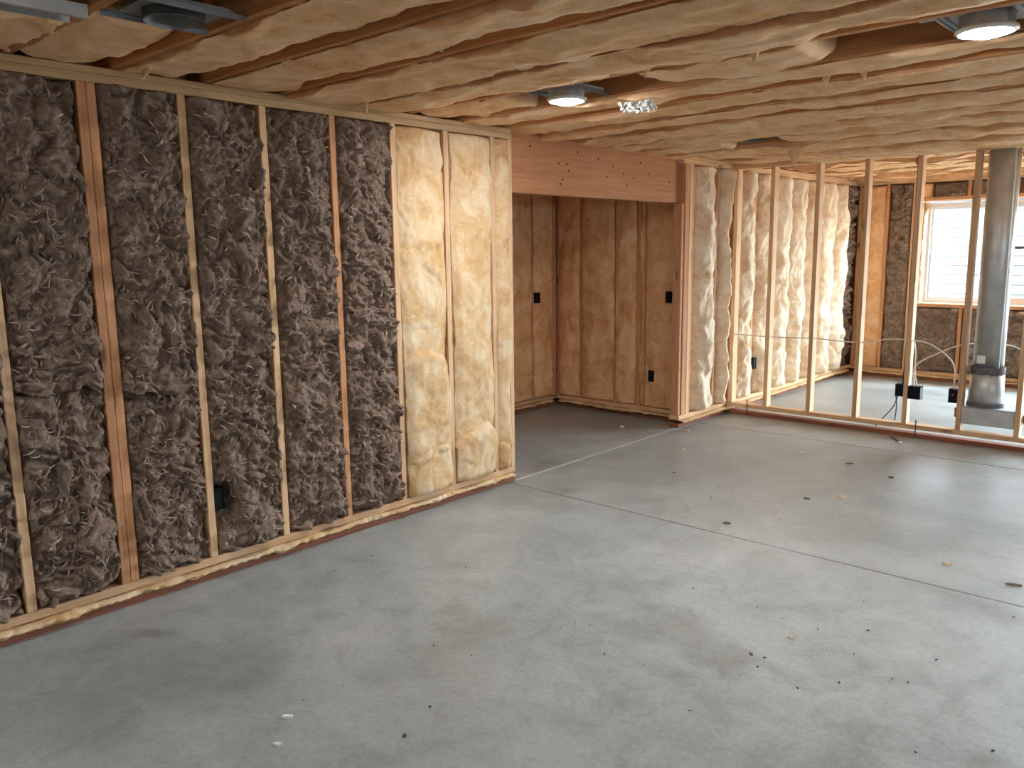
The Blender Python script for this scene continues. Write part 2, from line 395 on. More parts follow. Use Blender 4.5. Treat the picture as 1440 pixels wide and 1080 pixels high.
def batt(org, U, V, N, us, w, depth, nv, front, ovl, ovr, mat, label, group, name='insulation_batt', tuck=(0.02, 0.02), parent=None, lip=0.010, rag=0.0, rseed=0, top=None):
    """A friction-fitted batt: back and flanks inside the bay, a soft front given by front(u, v, t);
    ovl / ovr are how far each edge spreads over (or falls short of) the lumber beside it, along u."""
    us = np.asarray(us, float); nu = len(us)
    t = np.linspace(-1, 1, nv)
    t = np.sign(t)*(1-(1-np.abs(t))**1.25)          # more columns near the edges
    hw = w/2
    el = ovl(us); er = ovr(us)
    left = -(hw+el)[:, None]; right = (hw+er)[:, None]
    v = left + (right-left)*(t[None, :]+1)/2
    n = front(us[:, None], v, t[None, :])
    # ends roll back
    e0 = np.clip((us-us[0])/max(tuck[0], 1e-4), 0, 1); e1 = np.clip((us[-1]-us)/max(tuck[1], 1e-4), 0, 1)
    roll = (np.sqrt(1-(1-e0)**2)-1)*tuck[0] + (np.sqrt(1-(1-e1)**2)-1)*tuck[1]
    n = n + roll[:, None]
    over = np.abs(v) > hw-0.003
    wl_ = sstep(0.0, 0.012, el); wr_ = sstep(0.0, 0.012, er)
    ww_ = np.where(v < 0, wl_[:, None], wr_[:, None])
    n = np.where(over, n+ww_*(np.maximum(n, 0.008)-n), n)
    inl = np.minimum(el, 0) ; inr = np.minimum(er, 0)
    fl_v = [-(hw-0.003)+0*el, -(hw-0.003)+0*el, -(hw-0.003)-inl]
    fr_v = [(hw-0.003)+inr, (hw-0.003)+0*er, (hw-0.003)+0*er]
    nl = n[:, 0]-lip; nr = n[:, -1]-lip
    nl = nl+wl_*(0.003-nl); nr = nr+wr_*(0.003-nr)
    LV = np.stack(fl_v, 1); LN = np.stack([np.full(nu, -depth), np.full(nu, -depth*0.5), np.minimum(nl, -0.002)], 1)
    RV = np.stack(fr_v, 1); RN = np.stack([np.minimum(nr, -0.002), np.full(nu, -depth*0.5), np.full(nu, -depth)], 1)
    # rolled lip just under the edge
    LL = left[:, 0]+0.004; RR = right[:, 0]-0.004
    lipl = n[:, 0]-lip; lipr = n[:, -1]-lip
    lipl = lipl+wl_*(np.maximum(lipl, 0.004)-lipl); lipr = lipr+wr_*(np.maximum(lipr, 0.004)-lipr)
    vv = np.concatenate([LV, LL[:, None], v, RR[:, None], RV], 1)
    nn = np.concatenate([LN, lipl[:, None], n, lipr[:, None], RN], 1)
    uu = np.repeat(us[:, None], vv.shape[1], 1)
    # close both ends down to the back
    vv = np.concatenate([vv[:1], vv, vv[-1:]], 0)
    nn = np.concatenate([np.full_like(nn[:1], -depth), nn, np.full_like(nn[:1], -depth)], 0)
    uu = np.concatenate([uu[:1], uu, uu[-1:]], 0)
    if top:
        tt_ = np.clip(vv/hw, -1.05, 1.05); L_ = us[-1]-us[0]
        cut = top[0]*np.abs(tt_)**3 + top[1]*tt_ + top[2]*(P2(vv*9, vv*0+0.4, rseed+3)+0.5*P2(vv*27, vv*0+0.4, rseed+4))
        uu = uu*(1-cut*(uu/L_)**2/L_)
    if rag:
        k0 = np.exp(-(uu-us[0])/0.05); k1 = np.exp(-(us[-1]-uu)/0.05)
        uu = uu + rag*1.6*(P2(vv*7, vv*0+0.3, rseed)+0.4*P2(vv*23, vv*0+0.7, rseed))*k0*(-1.0) + 0*k1
    U = np.asarray(U, float); V = np.asarray(V, float); N = np.asarray(N, float); org = np.asarray(org, float)
    P = org + uu[..., None]*U + vv[..., None]*V + nn[..., None]*N
    flip = np.dot(np.cross(U, V), N) > 0
    o = grid_obj(name, P, mat, flip=flip, origin=org, parent=parent)
    if parent is None: tag(o, label, 'insulation', group)
    return o, (us, v, n)

rng = random.Random(7)
ORD = ['first', 'second', 'third', 'fourth', 'fifth', 'sixth', 'seventh', 'eighth', 'ninth', 'tenth', 'eleventh', 'twelfth',
       'thirteenth', 'fourteenth', 'fifteenth', 'sixteenth', 'seventeenth', 'eighteenth', 'nineteenth', 'twentieth']

# ------------------------------------------------------------------ floor: slabs between saw cuts
fl = root('floor', (0, 0, 0), 'bare grey concrete basement floor with saw-cut joints', 'floor', None, 'structure')
def slab(x0, x1, y0, y1, label=None):
    g = 0.0035
    bm = bmesh.new(); bm_box(bm, ((x0+x1)/2, (y0+y1)/2, -0.05), (x1-x0-0.0006, y1-y0-2*g, 0.1), 0.0015)
    o = bm_obj('slab', bm, M['concrete'], fl, (0, 0, 0))
    if label: o['label'] = label
slab(XA, XR, YN, 4.0); slab(XA, XR, 4.0, 6.535); slab(XA, XR, 6.535, 10.6)
slab(-5.5, XA, 3.6, 6.535, 'darker slab of the side alcove')
slab(-5.5, XA, YN, 3.6); slab(-5.5, XA, 6.535, 10.6)
bm = bmesh.new(); bm_box(bm, (-0.2, 3.8, -0.11), (10.7, 13.6, 0.2))
bm_obj('joint_filler', bm, M['groove'], fl, (0, 0, 0))

# ------------------------------------------------------------------ the floating-wall helper: red sill on the slab, gap, hanging bottom plate
def filler(org, U, V, N, L, label, seed, amp=0.010):
    """lumpy strip of yellow batting stuffed in the gap under the hanging wall"""
    us = np.arange(0, L, 0.010)
    nv = 11
    t = np.linspace(-1, 1, nv)
    lump = np.clip(0.5+1.1*P1(us*2.3, seed)+0.9*P1(us*6.5, seed+1)+0.4*P1(us*19, seed+6), 0, 2)
    up = 0.014+0.012*np.clip(P1(us*5, seed+2)*2, -0.4, 1); dn = 0.013+0.020*np.clip(lump-0.6, 0, 1)+0.007*P1(us*17, seed+7)+0.005*P1(us*45, seed+8)
    v = np.where(t[None, :] > 0, t[None, :]*up[:, None], t[None, :]*dn[:, None])
    n = 0.004 + ((amp+0.022*lump)[:, None]+0.014*P1(us*26, seed+5)[:, None])*np.sqrt(np.clip(1-t**2, 0, 1))[None, :] + 0.014*P2(us[:, None]*38, v*60, seed+4)
    n = np.maximum(n, 0.002)
    n[:, 0] = 0.001; n[:, -1] = -0.04
    v[:, -1] = np.minimum(v[:, -1], 0.0145)
    v = np.minimum(v, 0.030)
    U = np.asarray(U, float); V = np.asarray(V, float); N = np.asarray(N, float)
    P = np.asarray(org, float) + us[:, None, None]*U + v[..., None]*V + n[..., None]*N
    o = grid_obj('insulation_strip', P, M['yellow'], flip=np.dot(np.cross(U, V), N) > 0, origin=np.asarray(org, float))
    return tag(o, label, 'insulation', 'yellow strips stuffed under the hanging walls')

def plates(parent, axis, a0, a1, face, back, z_top=True, mat='pale_wood', topmat='pale_wood'):
    """sill, hanging plate and top plates along axis ('x' or 'y'), from a0 to a1; face/back are the two coordinates across"""
    lo, hi = min(face, back), max(face, back)
    def bx(z0, z1): return (((a0, lo, z0), (a1, hi, z1)) if axis == 'x' else ((lo, a0, z0), (hi, a1, z1)))
    board('sill_plate', parent, *bx(0.0, 0.036), M['treated'], axis, label='red-brown treated sill on the slab')
    board('bottom_plate', parent, *bx(0.069, ZS), M[mat], axis)
    if z_top:
        board('top_plate', parent, *bx(ZT, ZT+0.036), M[topmat], axis)
        board('top_plate', parent, *bx(ZT+0.0365, ZJ-0.002), M[topmat], axis)

# ------------------------------------------------------------------ left wall (long wall with the brown and yellow batts, post, window-room stretch)
wl = root('wall_left', (XA, 0, 0), 'long left stud wall packed with brown and yellow batts', 'wall', None, 'structure')
DA = 0.14
plates(wl, 'y', -0.4, 4.06, XA, XA-DA, topmat='plate')
studs_y = [1.4418 + S*i for i in range(-4, 7)]
for i, y in enumerate(studs_y):
    k = i-4
    if k == 0:
        for s in (-0.0195, 0.0195):
            board('stud', wl, (XA-DA, y+s-0.019, ZS), (XA, y+s+0.019, ZT), M['fir'], 'z', label='reddish fir stud, one of a doubled pair')
    else:
        mt = M['fir'] if k in (3,) else M['pale_wood']
        board('stud', wl, (XA-DA, y-0.019, ZS), (XA, y+0.019, ZT), mt, 'z')
board('stud', wl, (XA-DA, 4.022, ZS), (XA, 4.06, ZT), M['pale_wood'], 'z', label='pale end stud at the alcove opening')
board('backing_panel', wl, (XA-DA-0.02, YN, 0.0), (XA-DA-0.002, 4.06, ZJ), M['osb'], 'z')
board('end_panel', wl, (XA-0.02, YN, 0.0), (XA, -0.42, ZJ), M['plaster'], 'z')
# post at the far side of the opening, five studs, plus a shorter trimmer that carries the header
for k in range(4):
    y0 = 6.265+0.0385*k
    board('post_stud', wl, (XA-0.089, y0, ZS if k else ZS), (XA-(0.004 if k % 2 else 0), y0+0.038, ZT), M['fir'] if k != 2 else M['pale_wood'], 'z')
board('trimmer_stud', wl, (XA-0.089, 6.226, ZS), (XA-0.010, 6.264, 1.945), M['fir'], 'z')
plates(wl, 'y', 6.226, YB+0.05, XA, XA-0.10)
far_studs = [6.85, 7.0, 7.22, 7.62, 8.02, 8.42, 8.83, 9.23, 9.63, 10.03]
for y in far_studs:
    board('stud', wl, (XA-0.10, y-0.019, ZS), (XA-0.012, y+0.019, ZT), M['fir'], 'z')
board('backing_panel', wl, (XA-0.14, 6.43, 0.0), (XA-0.102, YB+0.2, ZJ), M['osb'], 'z')

# ------------------------------------------------------------------ header beam over the opening
hb = root('header_beam', (XA-0.06, 4.06, 1.95), 'thick reddish header beam spanning the alcove opening, dotted with nails', 'beam', None, 'structure')
board('beam', hb, (XA-DA, 4.062, 1.95), (XA-0.06, 6.262, 2.343), M['beam'], 'y', bev=0.004)
nh = None
for (y, z) in [(4.31, 2.26), (4.71, 2.17), (4.84, 2.262), (5.09, 2.235), (5.28, 2.19), (5.66, 2.243), (4.62, 2.17), (4.73, 2.125), (4.64, 2.03), (4.66, 2.06), (5.2, 2.11), (5.42, 2.145), (5.47, 2.06), (5.56, 2.12), (5.78, 2.165), (6.1, 2.12)]:
    if nh is None:
        bm = bmesh.new(); bm_cyl(bm, (0, 0, 0), 0.0085, 0.007, 0.004, 10, 'x')
        nh = bm_obj('nail_head', bm, M['nail'], hb, (XA-0.0595, y, z))
    else:
        o = nh.copy(); place(o, hb, (XA-0.0595, y, z))

# ------------------------------------------------------------------ alcove (nook) walls
XN = -5.18; YNK = 6.42
wn = root('wall_alcove_back', (XN, 5.2, 0), 'back wall of the shadowed alcove, tan batts between studs', 'wall', None, 'structure')
plates(wn, 'y', 3.9, YNK+0.0, XN, XN-0.10)
for y in (4.03, 4.44, 4.84, 5.25, 5.65, 6.05):
    board('stud', wn, (XN-0.10, y-0.019, ZS), (XN, y+0.019, ZT), M['fir'], 'z')
board('stud', wn, (XN-0.10, 6.35, ZS), (XN+0.004, 6.419, ZT), M['fir'], 'z', label='dark corner stud of the alcove')
board('backing_panel', wn, (XN-0.14, 3.6, 0), (XN-0.102, 6.6, ZJ+0.3), M['osb'], 'z')
board('side_panel', wn, (XN-0.1, 3.86, 0), (XA-DA-0.025, 3.9, ZJ+0.3), M['osb'], 'z')
ws = root('wall_alcove_side', (-4.4, YNK, 0), 'side wall of the shadowed alcove facing the camera, tan batts', 'wall', None, 'structure')
plates(ws, 'x', XN, XA-0.14-0.002, YNK, YNK+0.10)
for x in (-5.155, -4.865, -4.46, -4.20, -4.12):
    board('stud', ws, (x-0.019, YNK, ZS), (x+0.019, YNK+0.10, ZT), M['fir'], 'z')
board('backing_panel', ws, (XN-0.1, YNK+0.102, 0), (XA-0.145, YNK+0.13, ZJ+0.3), M['osb'], 'z')

# ------------------------------------------------------------------ window wall at the far end
WX0, WX1, WZ0, WZ1 = -2.90, -1.64, 0.90, 2.07
DX0, DX1 = -1.15, 1.55
wf = root('wall_far', (-2, YB, 0), 'far end wall with the window, brown batts between studs', 'wall', None, 'structure')
DF = 0.14
plates(wf, 'x', XA, DX0-0.02, YB, YB+DF)
for x in (-3.595, -3.28, -2.985, -2.93):
    board('stud', wf, (x-0.019, YB, ZS), (x+0.019, YB+DF, ZT), M['fir'] if x != -2.985 else M['pale_wood'], 'z')
for x in (-2.42, -2.02, -1.66):
    board('cripple_stud', wf, (x-0.019, YB, ZS), (x+0.019, YB+DF, WZ0-0.04), M['fir'], 'z')
    board('cripple_stud', wf, (x-0.019, YB, WZ1+0.04), (x+0.019, YB+DF, ZT), M['fir'], 'z')
for x in (-1.60, -1.19):
    board('stud', wf, (x-0.019, YB, ZS), (x+0.019, YB+DF, ZT), M['fir'], 'z')
board('window_sill_board', wf, (WX0-0.02, YB-0.004, WZ0-0.04), (WX1+0.02, YB+DF, WZ0), M['fir'], 'x')
board('window_head_board', wf, (WX0-0.02, YB-0.004, WZ1), (WX1+0.02, YB+DF, WZ1+0.04), M['fir'], 'x')
yb0, yb1 = YB+DF+0.002, YB+DF+0.03
board('sheathing_panel', wf, (XA-0.2, yb0, 0), (WX0, yb1, 2.7), M['osb'], 'x')
board('sheathing_panel', wf, (WX1, yb0, 0), (DX0, yb1, 2.7), M['osb'], 'x')
board('sheathing_panel', wf, (DX1, yb0, 0), (XR+0.1, yb1, 2.7), M['osb'], 'x')
board('sheathing_panel', wf, (DX0, yb0, 2.1), (DX1, yb1, 2.7), M['osb'], 'x')
board('sheathing_panel', wf, (WX0, yb0, 0), (WX1, yb1, WZ0), M['osb'], 'x')
board('sheathing_panel', wf, (WX0, yb0, WZ1), (WX1, yb1, 2.7), M['osb'], 'x')
board('room_panel', wf, (DX1+0.02, YB-0.02, 0), (XR, YB-0.001, ZJ), M['plaster'], 'x')

w1 = root('window_1', ((WX0+WX1)/2, YB+0.1, WZ0), 'bright sliding window in the far wall with white vinyl frame', 'window', None, 'structure')
def rect_frame(name, x0, x1, z0, z1, y0, y1, t, mat, parent):
    bm = bmesh.new(); yc = (y0+y1)/2; d = y1-y0
    bm_box(bm, (x0+t/2, yc, (z0+z1)/2), (t, d, z1-z0)); bm_box(bm, (x1-t/2, yc, (z0+z1)/2), (t, d, z1-z0))
    bm_box(bm, ((x0+x1)/2, yc, z0+t/2), (x1-x0-2*t, d, t)); bm_box(bm, ((x0+x1)/2, yc, z1-t/2), (x1-x0-2*t, d, t))
    return bm_obj(name, bm, mat, parent, (0, 0, 0))
fx0, fx1, fz0, fz1 = WX0+0.045, WX1-0.01, WZ0+0.012, WZ1-0.03
yw = YB+0.085
rect_frame('window_frame', fx0, fx1, fz0, fz1, yw, yw+0.06, 0.035, M['white_plastic'], w1)
xm = -2.255
s1 = rect_frame('sash', fx0+0.035, xm+0.02, fz0+0.035, fz1-0.035, yw+0.03, yw+0.055, 0.028, M['white_plastic'], w1)
s2 = rect_frame('sash', xm-0.02, fx1-0.035, fz0+0.035, fz1-0.035, yw+0.005, yw+0.028, 0.035, M['white_plastic'], w1)
bm = bmesh.new(); bm_box(bm, ((fx0+0.06+xm)/2, yw+0.045, (fz0+fz1)/2), (xm-fx0-0.07, 0.006, fz1-fz0-0.11))
bm_obj('pane', bm, M['glass'], s1)
bm = bmesh.new(); bm_box(bm, ((fx1-0.07+xm)/2+0.005, yw+0.017, (fz0+fz1)/2), (fx1-xm-0.085, 0.006, fz1-fz0-0.12))
bm_obj('pane', bm, M['glass'], s2)
bm = bmesh.new(); bm_box(bm, ((xm+fx1)/2, yw-0.006, 1.53), (fx1-xm-0.03, 0.012, 0.026), 0.002)
bm_obj('cross_bar', bm, M['dark_metal'], w1)

# outside: the neighbour's lap siding, one board per course, and the ground
we = root('wall_exterior', (-1.5, 12.3, 0), "darkened lap siding of the building outside the window", 'siding', None, 'structure')
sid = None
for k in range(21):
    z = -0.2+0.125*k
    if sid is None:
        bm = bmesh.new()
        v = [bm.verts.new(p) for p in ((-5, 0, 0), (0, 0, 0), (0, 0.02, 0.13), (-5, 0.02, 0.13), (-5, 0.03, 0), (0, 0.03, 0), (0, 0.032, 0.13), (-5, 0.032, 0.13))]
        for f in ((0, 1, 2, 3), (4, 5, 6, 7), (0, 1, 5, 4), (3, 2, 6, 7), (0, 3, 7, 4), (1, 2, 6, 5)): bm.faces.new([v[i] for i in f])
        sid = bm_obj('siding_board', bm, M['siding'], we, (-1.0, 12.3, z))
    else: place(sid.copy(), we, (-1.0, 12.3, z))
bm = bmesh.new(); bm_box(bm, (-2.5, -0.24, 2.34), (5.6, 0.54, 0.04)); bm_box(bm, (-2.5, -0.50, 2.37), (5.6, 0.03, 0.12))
bm_obj('shade_eave', bm, M['siding'], we, (-1.0, 12.3, 0))  # unseen overhang added to keep the siding in shade
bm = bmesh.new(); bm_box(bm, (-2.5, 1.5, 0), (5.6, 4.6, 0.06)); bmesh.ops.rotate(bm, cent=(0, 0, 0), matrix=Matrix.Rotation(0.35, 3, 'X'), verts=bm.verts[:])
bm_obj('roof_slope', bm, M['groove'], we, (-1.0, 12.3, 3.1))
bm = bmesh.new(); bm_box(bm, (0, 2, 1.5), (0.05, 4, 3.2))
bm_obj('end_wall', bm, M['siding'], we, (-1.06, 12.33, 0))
# daylight portal: helps the sampler find the sky through the window, adds no light of its own
pl = bpy.data.lights.new('window_portal', 'AREA'); pl.shape = 'RECTANGLE'; pl.size = WX1-WX0; pl.size_y = WZ1-WZ0
pl.cycles.is_portal = True
po = bpy.data.objects.new('window_portal', pl); COL.objects.link(po)
po.location = ((WX0+WX1)/2, YB+DF+0.04, (WZ0+WZ1)/2); po.rotation_euler = (-math.pi/2, 0, 0)

# ------------------------------------------------------------------ right wall and the wall behind the camera
o = board('wall_near', None, (XA, YN-0.1, 0), (XR, YN, 2.7), M['plaster'], 'x'); tag(o, 'tan panelled wall behind the camera', 'wall', None, 'structure')
wr = root('wall_right', (XR, 3, 0), 'tan panelled right wall beyond the frame, with an added window', 'wall', None, 'structure')
GY0, GY1, GZ0, GZ1 = 1.6, 3.0, 1.50, 2.02
for lo, hi in (((XR, YN, 0), (XR+0.1, GY0, 2.7)), ((XR, GY1, 0), (XR+0.1, YB+0.2, 2.7)), ((XR, GY0, GZ1), (XR+0.1, GY1, 2.7)), ((XR, GY0, 0), (XR+0.1, GY1, GZ0))):
    board('wall_panel', wr, lo, hi, M['plaster'], 'y')
def glazed(name, axis, a0, a1, z0, z1, face, label, kind_name, leaves=2, tt=0.06):
    o = root(name, ((a0+a1)/2, face, z0) if axis == 'x' else (face, (a0+a1)/2, z0), label, kind_name, None, 'structure')
    st = (a1-a0)/leaves
    for q in range(leaves):
        b0, b1 = a0+st*q, a0+st*(q+1); bm = bmesh.new(); bg_ = bmesh.new()
        def bx(m, c0, c1, h0, h1, th):
            c = ((c0+c1)/2, 0, (h0+h1)/2); d = (c1-c0, th, h1-h0)
            if axis == 'y': c = (0, c[0], c[2]); d = (th, d[0], d[2])
            bm_box(m, c, d)
        bx(bm, b0, b0+tt, z0, z1, 0.05); bx(bm, b1-tt, b1, z0, z1, 0.05); bx(bm, b0+tt, b1-tt, z0, z0+tt, 0.05); bx(bm, b0+tt, b1-tt, z1-tt, z1, 0.05)
        loc = (0, face, 0) if axis == 'x' else (face, 0, 0)
        p_ = bm_obj('sash', bm, M['white_plastic'], o, loc)
        bx(bg_, b0+tt, b1-tt, z0+tt, z1-tt, 0.006)
        bm_obj('pane', bg_, M['glass'], p_, loc)
    L_ = bpy.data.lights.new(name+'_portal', 'AREA'); L_.shape = 'RECTANGLE'; L_.cycles.is_portal = True
    po_ = bpy.data.objects.new(name+'_portal', L_); COL.objects.link(po_)
    if axis == 'x':
        L_.size = a1-a0; L_.size_y = z1-z0; po_.location = ((a0+a1)/2, face+0.06, (z0+z1)/2); po_.rotation_euler = (-math.pi/2, 0, 0)
    else:
        L_.size = z1-z0; L_.size_y = a1-a0; po_.location = (face+0.06, (a0+a1)/2, (z0+z1)/2); po_.rotation_euler = (0, math.pi/2, 0)
glazed('added_window', 'y', GY0, GY1, GZ0, GZ1, XR+0.05, 'added window in the right wall, outside the frame', 'window', 2)  # unseen opening added to throw daylight on the left wall
glazed('added_door', 'x', DX0, DX1, 0.02, 2.10, YB+DF-0.02, 'added glazed sliding door in the far wall, right of the frame', 'door', 3)  # unseen glazing added to brighten the window room
gr = bmesh.new(); bm_box(gr, (5, 22, -0.25), (60, 60, 0.2))
tag(bm_obj('ground', gr, M['soil']), 'bare soil yard around the house', 'ground', None, 'structure')

# ------------------------------------------------------------------ ceiling: subfloor and joists
ce = root('ceiling', (0, 4, ZJ), 'open joist ceiling stuffed with sagging yellow batts', 'ceiling', None, 'structure')
for k in range(6):
    y0 = YN-0.1+2.3*k
    board('subfloor_panel', ce, (-5.5, y0, ZJ+0.236), (XR+0.1, y0+2.297, ZJ+0.255), M['osb'], 'x')
joists = [1.165+S*k for k in range(-10, 23)]
for y in joists:
    x0 = -5.35 if 3.5 < y < 6.6 else XA-0.15
    board('joist', ce, (x0, y-0.019, ZJ), (XR, y+0.019, ZJ+0.235), M['joist'], 'x')
board('rim_board', ce, (XA-0.19, YN, ZJ), (XA-0.152, 3.9, ZJ+0.235), M['joist'], 'y')
board('rim_board', ce, (XA-0.19, 6.6, ZJ), (XA-0.152, YB+0.15, ZJ+0.235), M['joist'], 'y')

# ------------------------------------------------------------------ open stud partition
wp = root('wall_partition', (-2, YP, 0), 'open stud partition hanging from the joists, pale bare studs', 'wall', None, 'structure')
plates(wp, 'x', XA+0.002, 1.0, YP, YP+0.089)
pst = [-3.605]+[-3.66+S*i for i in range(1, 12)]
for i, x in enumerate(pst):
    board('stud', wp, (x-0.019, YP, ZS), (x+0.019, YP+0.089, ZT), M['pale_wood'], 'z')
spike = None
for x, y in ((-3.42, YP+0.03), (-1.935, YP+0.02)):
    if spike is None:
        bm = bmesh.new(); bm_cyl(bm, (0, 0, 0), 0.0045, 0.0045, 0.14, 8); bm_cyl(bm, (0, 0, 0.072), 0.009, 0.009, 0.004, 8)
        spike = bm_obj('steel_spike', bm, M['dark_metal'], wp, (x, YP-0.012, 0.075))
    else: place(spike.copy(), wp, (x, YP-0.012, 0.075))

# ------------------------------------------------------------------ brown batts of the left wall
def brown_front(L, seed, overhang=False, seam_top=False, face=0.0):
    def f(u, v, t):
        wx = 0.060*P2(u*6, v*6, seed+11)+0.026*P2(u*15, v*15, seed+12)+0.008*P2(u*45, v*45, seed+15)
        wy = 0.060*P2(u*6, v*6, seed+13)+0.026*P2(u*15, v*15, seed+14)+0.008*P2(u*45, v*45, seed+16)
        U = u+wx; V = v+wy
        n = face + 0.000 + 0.024*(1-np.abs(t)**3)
        n = n + 0.050*P2(U*4, V*4, seed+1)
        n = n + 0.145*(np.sqrt(P2(U*6.2, V*6.8, seed+2)**2+0.001)-0.20)
        n = n + 0.105*(np.sqrt(P2(U*16, V*16, seed+3)**2+0.001)-0.20)
        n = n + 0.040*(np.abs(P2(U*33, V*27, seed+4))-0.20)
        n = n - 0.012*(np.abs(P2(U*60, V*60, seed+7))-0.20)
        n = n + 0.006*P2(U*110, V*110, seed+5)
        n = np.minimum(n, face+0.062+0.15*(n-face-0.062))
        if overhang:      # lower end of an upper batt bulges over the one below
            n = n + 0.022*np.exp(-u/0.10)*(1-np.abs(t)**4)
        if seam_top:      # upper end of a lower batt is tucked back
            n = n - 0.030*np.exp(-(L-u)/0.04)
        n = n - 0.045*sstep(0.90, 1.0, np.abs(t))*(0.6+1.4*np.clip(P1(u*4, seed+8)+P1(u*17, seed+9)*0.5+0.3, 0, 1))
        return n
    return f
def tufts(o, data, org, U, V, N, count, seed, dens_fn=None):
    """loose curled wisps of fibre lying on the batt: nobody could count them"""
    us, v, n = data
    r = np.random.default_rng(seed)
    nu, nv = n.shape
    verts = []; faces = []
    for k in range(count):
        i = r.integers(min(14, nu//4), nu-min(9, nu//5)); j = r.integers(int(nv*0.16), int(nv*0.84))
        c = np.array([us[i], v[i, j], n[i, j]])
        ang = r.uniform(0, 2*math.pi); ln = r.uniform(0.015, 0.055); wd = r.uniform(0.0010, 0.0042)*(2.0 if r.random() < 0.12 else 1)
        curl = r.uniform(-1.6, 1.6); lift = r.uniform(0.003, 0.012)
        seg = 5; base = len(verts)
        p = c.copy(); a = ang
        for s in range(seg+1):
            f = s/seg
            ww = wd*(math.sin(math.pi*min(0.92, 0.12+f*0.85)))
            h = c[2] - 0.003 + lift*math.sin(math.pi*f)*1.0 + 0.004*r.standard_normal()*0.5
            side = np.array([-math.sin(a), math.cos(a)])
            verts.append((p[0]-side[0]*ww, p[1]-side[1]*ww, h-0.003)); verts.append((p[0], p[1], h+ww*0.35)); verts.append((p[0]+side[0]*ww, p[1]+side[1]*ww, h-0.002))
            a += curl/seg
            p = p + np.array([math.cos(a), math.sin(a), 0])*ln/seg
            if s < seg:
                b = base+3*s
                faces += [(b, b+1, b+4, b+3), (b+1, b+2, b+5, b+4)]
    W = np.array(verts)
    P = W[:, :1]*np.asarray(U, float)+W[:, 1:2]*np.asarray(V, float)+W[:, 2:3]*np.asarray(N, float)
    me = bpy.data.meshes.new('fibre_wisps'); me.from_pydata(P.tolist(), [], faces)
    me.polygons.foreach_set('use_smooth', np.ones(len(me.polygons), bool)); me.materials.append(M['tuft'])
    w = bpy.data.objects.new('fibre_wisps', me); COL.objects.link(w); w.parent = o; w['kind'] = 'stuff'

UZ, VY, NX = (0, 0, 1), (0, 1, 0), (1, 0, 0)
def edge_fn(seed, mean, a=0.006, b=0.004, f1=2.5, f2=17, lo=-0.03, hi=0.016):
    return lambda u: np.clip(mean + a*P1(u*f1, seed)*1.6 + b*P1(u*f2, seed+1)*1.6 + 0.5*b*P1(u*61, seed+2), lo, hi)
bays = [(studs_y[i], studs_y[i+1]) for i in range(len(studs_y)-1)]
brown_names = ['x', 'of brown batt outside the frame on the left wall',
               'of brown batt at the left edge, before the first pale stud', 'of wide brown batt between first pale stud and doubled reddish stud',
               'of brown batt right of the doubled reddish stud', 'of brown batt in the bay with the black outlet box',
               'of brown batt one bay before the reddish single stud', 'of brown batt in the bay touching the yellow batts']
bi = 0
for i, (a, b) in enumerate(bays):
    if i > 7: break
    if i == 0: continue
    y0 = a + (0.039 if i == 4 else 0.0195); y1 = b - (0.039 if i == 3 else 0.0195)
    w = y1-y0; ym = (y0+y1)/2
    seam = {2: 1.15, 3: 1.02, 4: 0.97, 5: 1.08, 6: 1.12, 7: 1.08}.get(i, 1.1)
    res = 0.0052 if i >= 2 else 0.02
    for part, (z0, z1) in (('lower', (ZS, seam)), ('upper', (seam-0.035, ZT))):
        sd = 100*i + (50 if part == 'upper' else 0)
        us = np.arange(0, z1-z0+1e-6, res)
        ff = brown_front(z1-z0, sd, overhang=part == 'upper', seam_top=part == 'lower')
        if i == 5 and part == 'lower':
            g = ff
            ff = lambda u, v, t, g=g: g(u, v, t) - 0.13*np.exp(-(((u-(0.385-ZS))/0.075)**4+((v-(1.93-2.051))/0.045)**4))
        o, dat = batt((XA, ym, z0), UZ, VY, NX, us, w, 0.13, int(w/res) if res < 0.01 else 20, ff,
                      edge_fn(sd+20, 0.001, hi=0.019), edge_fn(sd+30, 0.004, hi=0.019), M['brown'],
                      part+' half '+brown_names[i], 'brown batts in the left wall', tuck=(0.03, 0.03), rag=0.05 if part == 'upper' else 0.0, rseed=sd)
        if i >= 2: tufts(o, dat, (XA, ym, z0), UZ, VY, NX, 420, sd+1)

# ------------------------------------------------------------------ yellow batts
def soft_front(seed, base=-0.008, bulge=0.03, p=3.0, a1=0.018, a2=0.010, a3=0.006, fine=0.002, su=1.0, edge_drop=0.0, creases=()):
    def f(u, v, t):
        wx = 0.04*P2(u*4*su, v*4, seed+11); wy = 0.03*P2(u*5*su, v*5, seed+12)
        U = (u+wx)*su; V = v+wy
        n = base + bulge*(1-np.abs(t)**p)
        n = n + a1*P2(U*2.2, V*4.5, seed+1)*1.4
        n = n + a2*P2(U*6, V*11, seed+2)*1.4
        n = n + a3*(0.25-np.abs(P2(U*9, V*16, seed+3)))*1.8
        n = n + fine*P2(U*45, V*60, seed+4)+fine*0.7*P2(U*110, V*120, seed+5)
        if edge_drop: n = n - edge_drop*sstep(0.75, 1.0, np.abs(t))*np.clip(0.5+1.5*P1(u*3, seed+6), 0, 1.3)
        for (uc, slope, curve, amp, wd) in creases:
            amp2 = amp*0.75*np.clip(0.4+1.6*P2(u*3, v*7, seed+9), 0, 1); d = u-(uc+slope*v+curve*t*t+0.05*P2(v*9, u*2, seed+10))
            n = n - amp2*np.exp(-(d/wd)**2) + amp2*0.8*np.exp(-((d-wd*1.8)/(wd*1.6))**2)
        return n
    return f
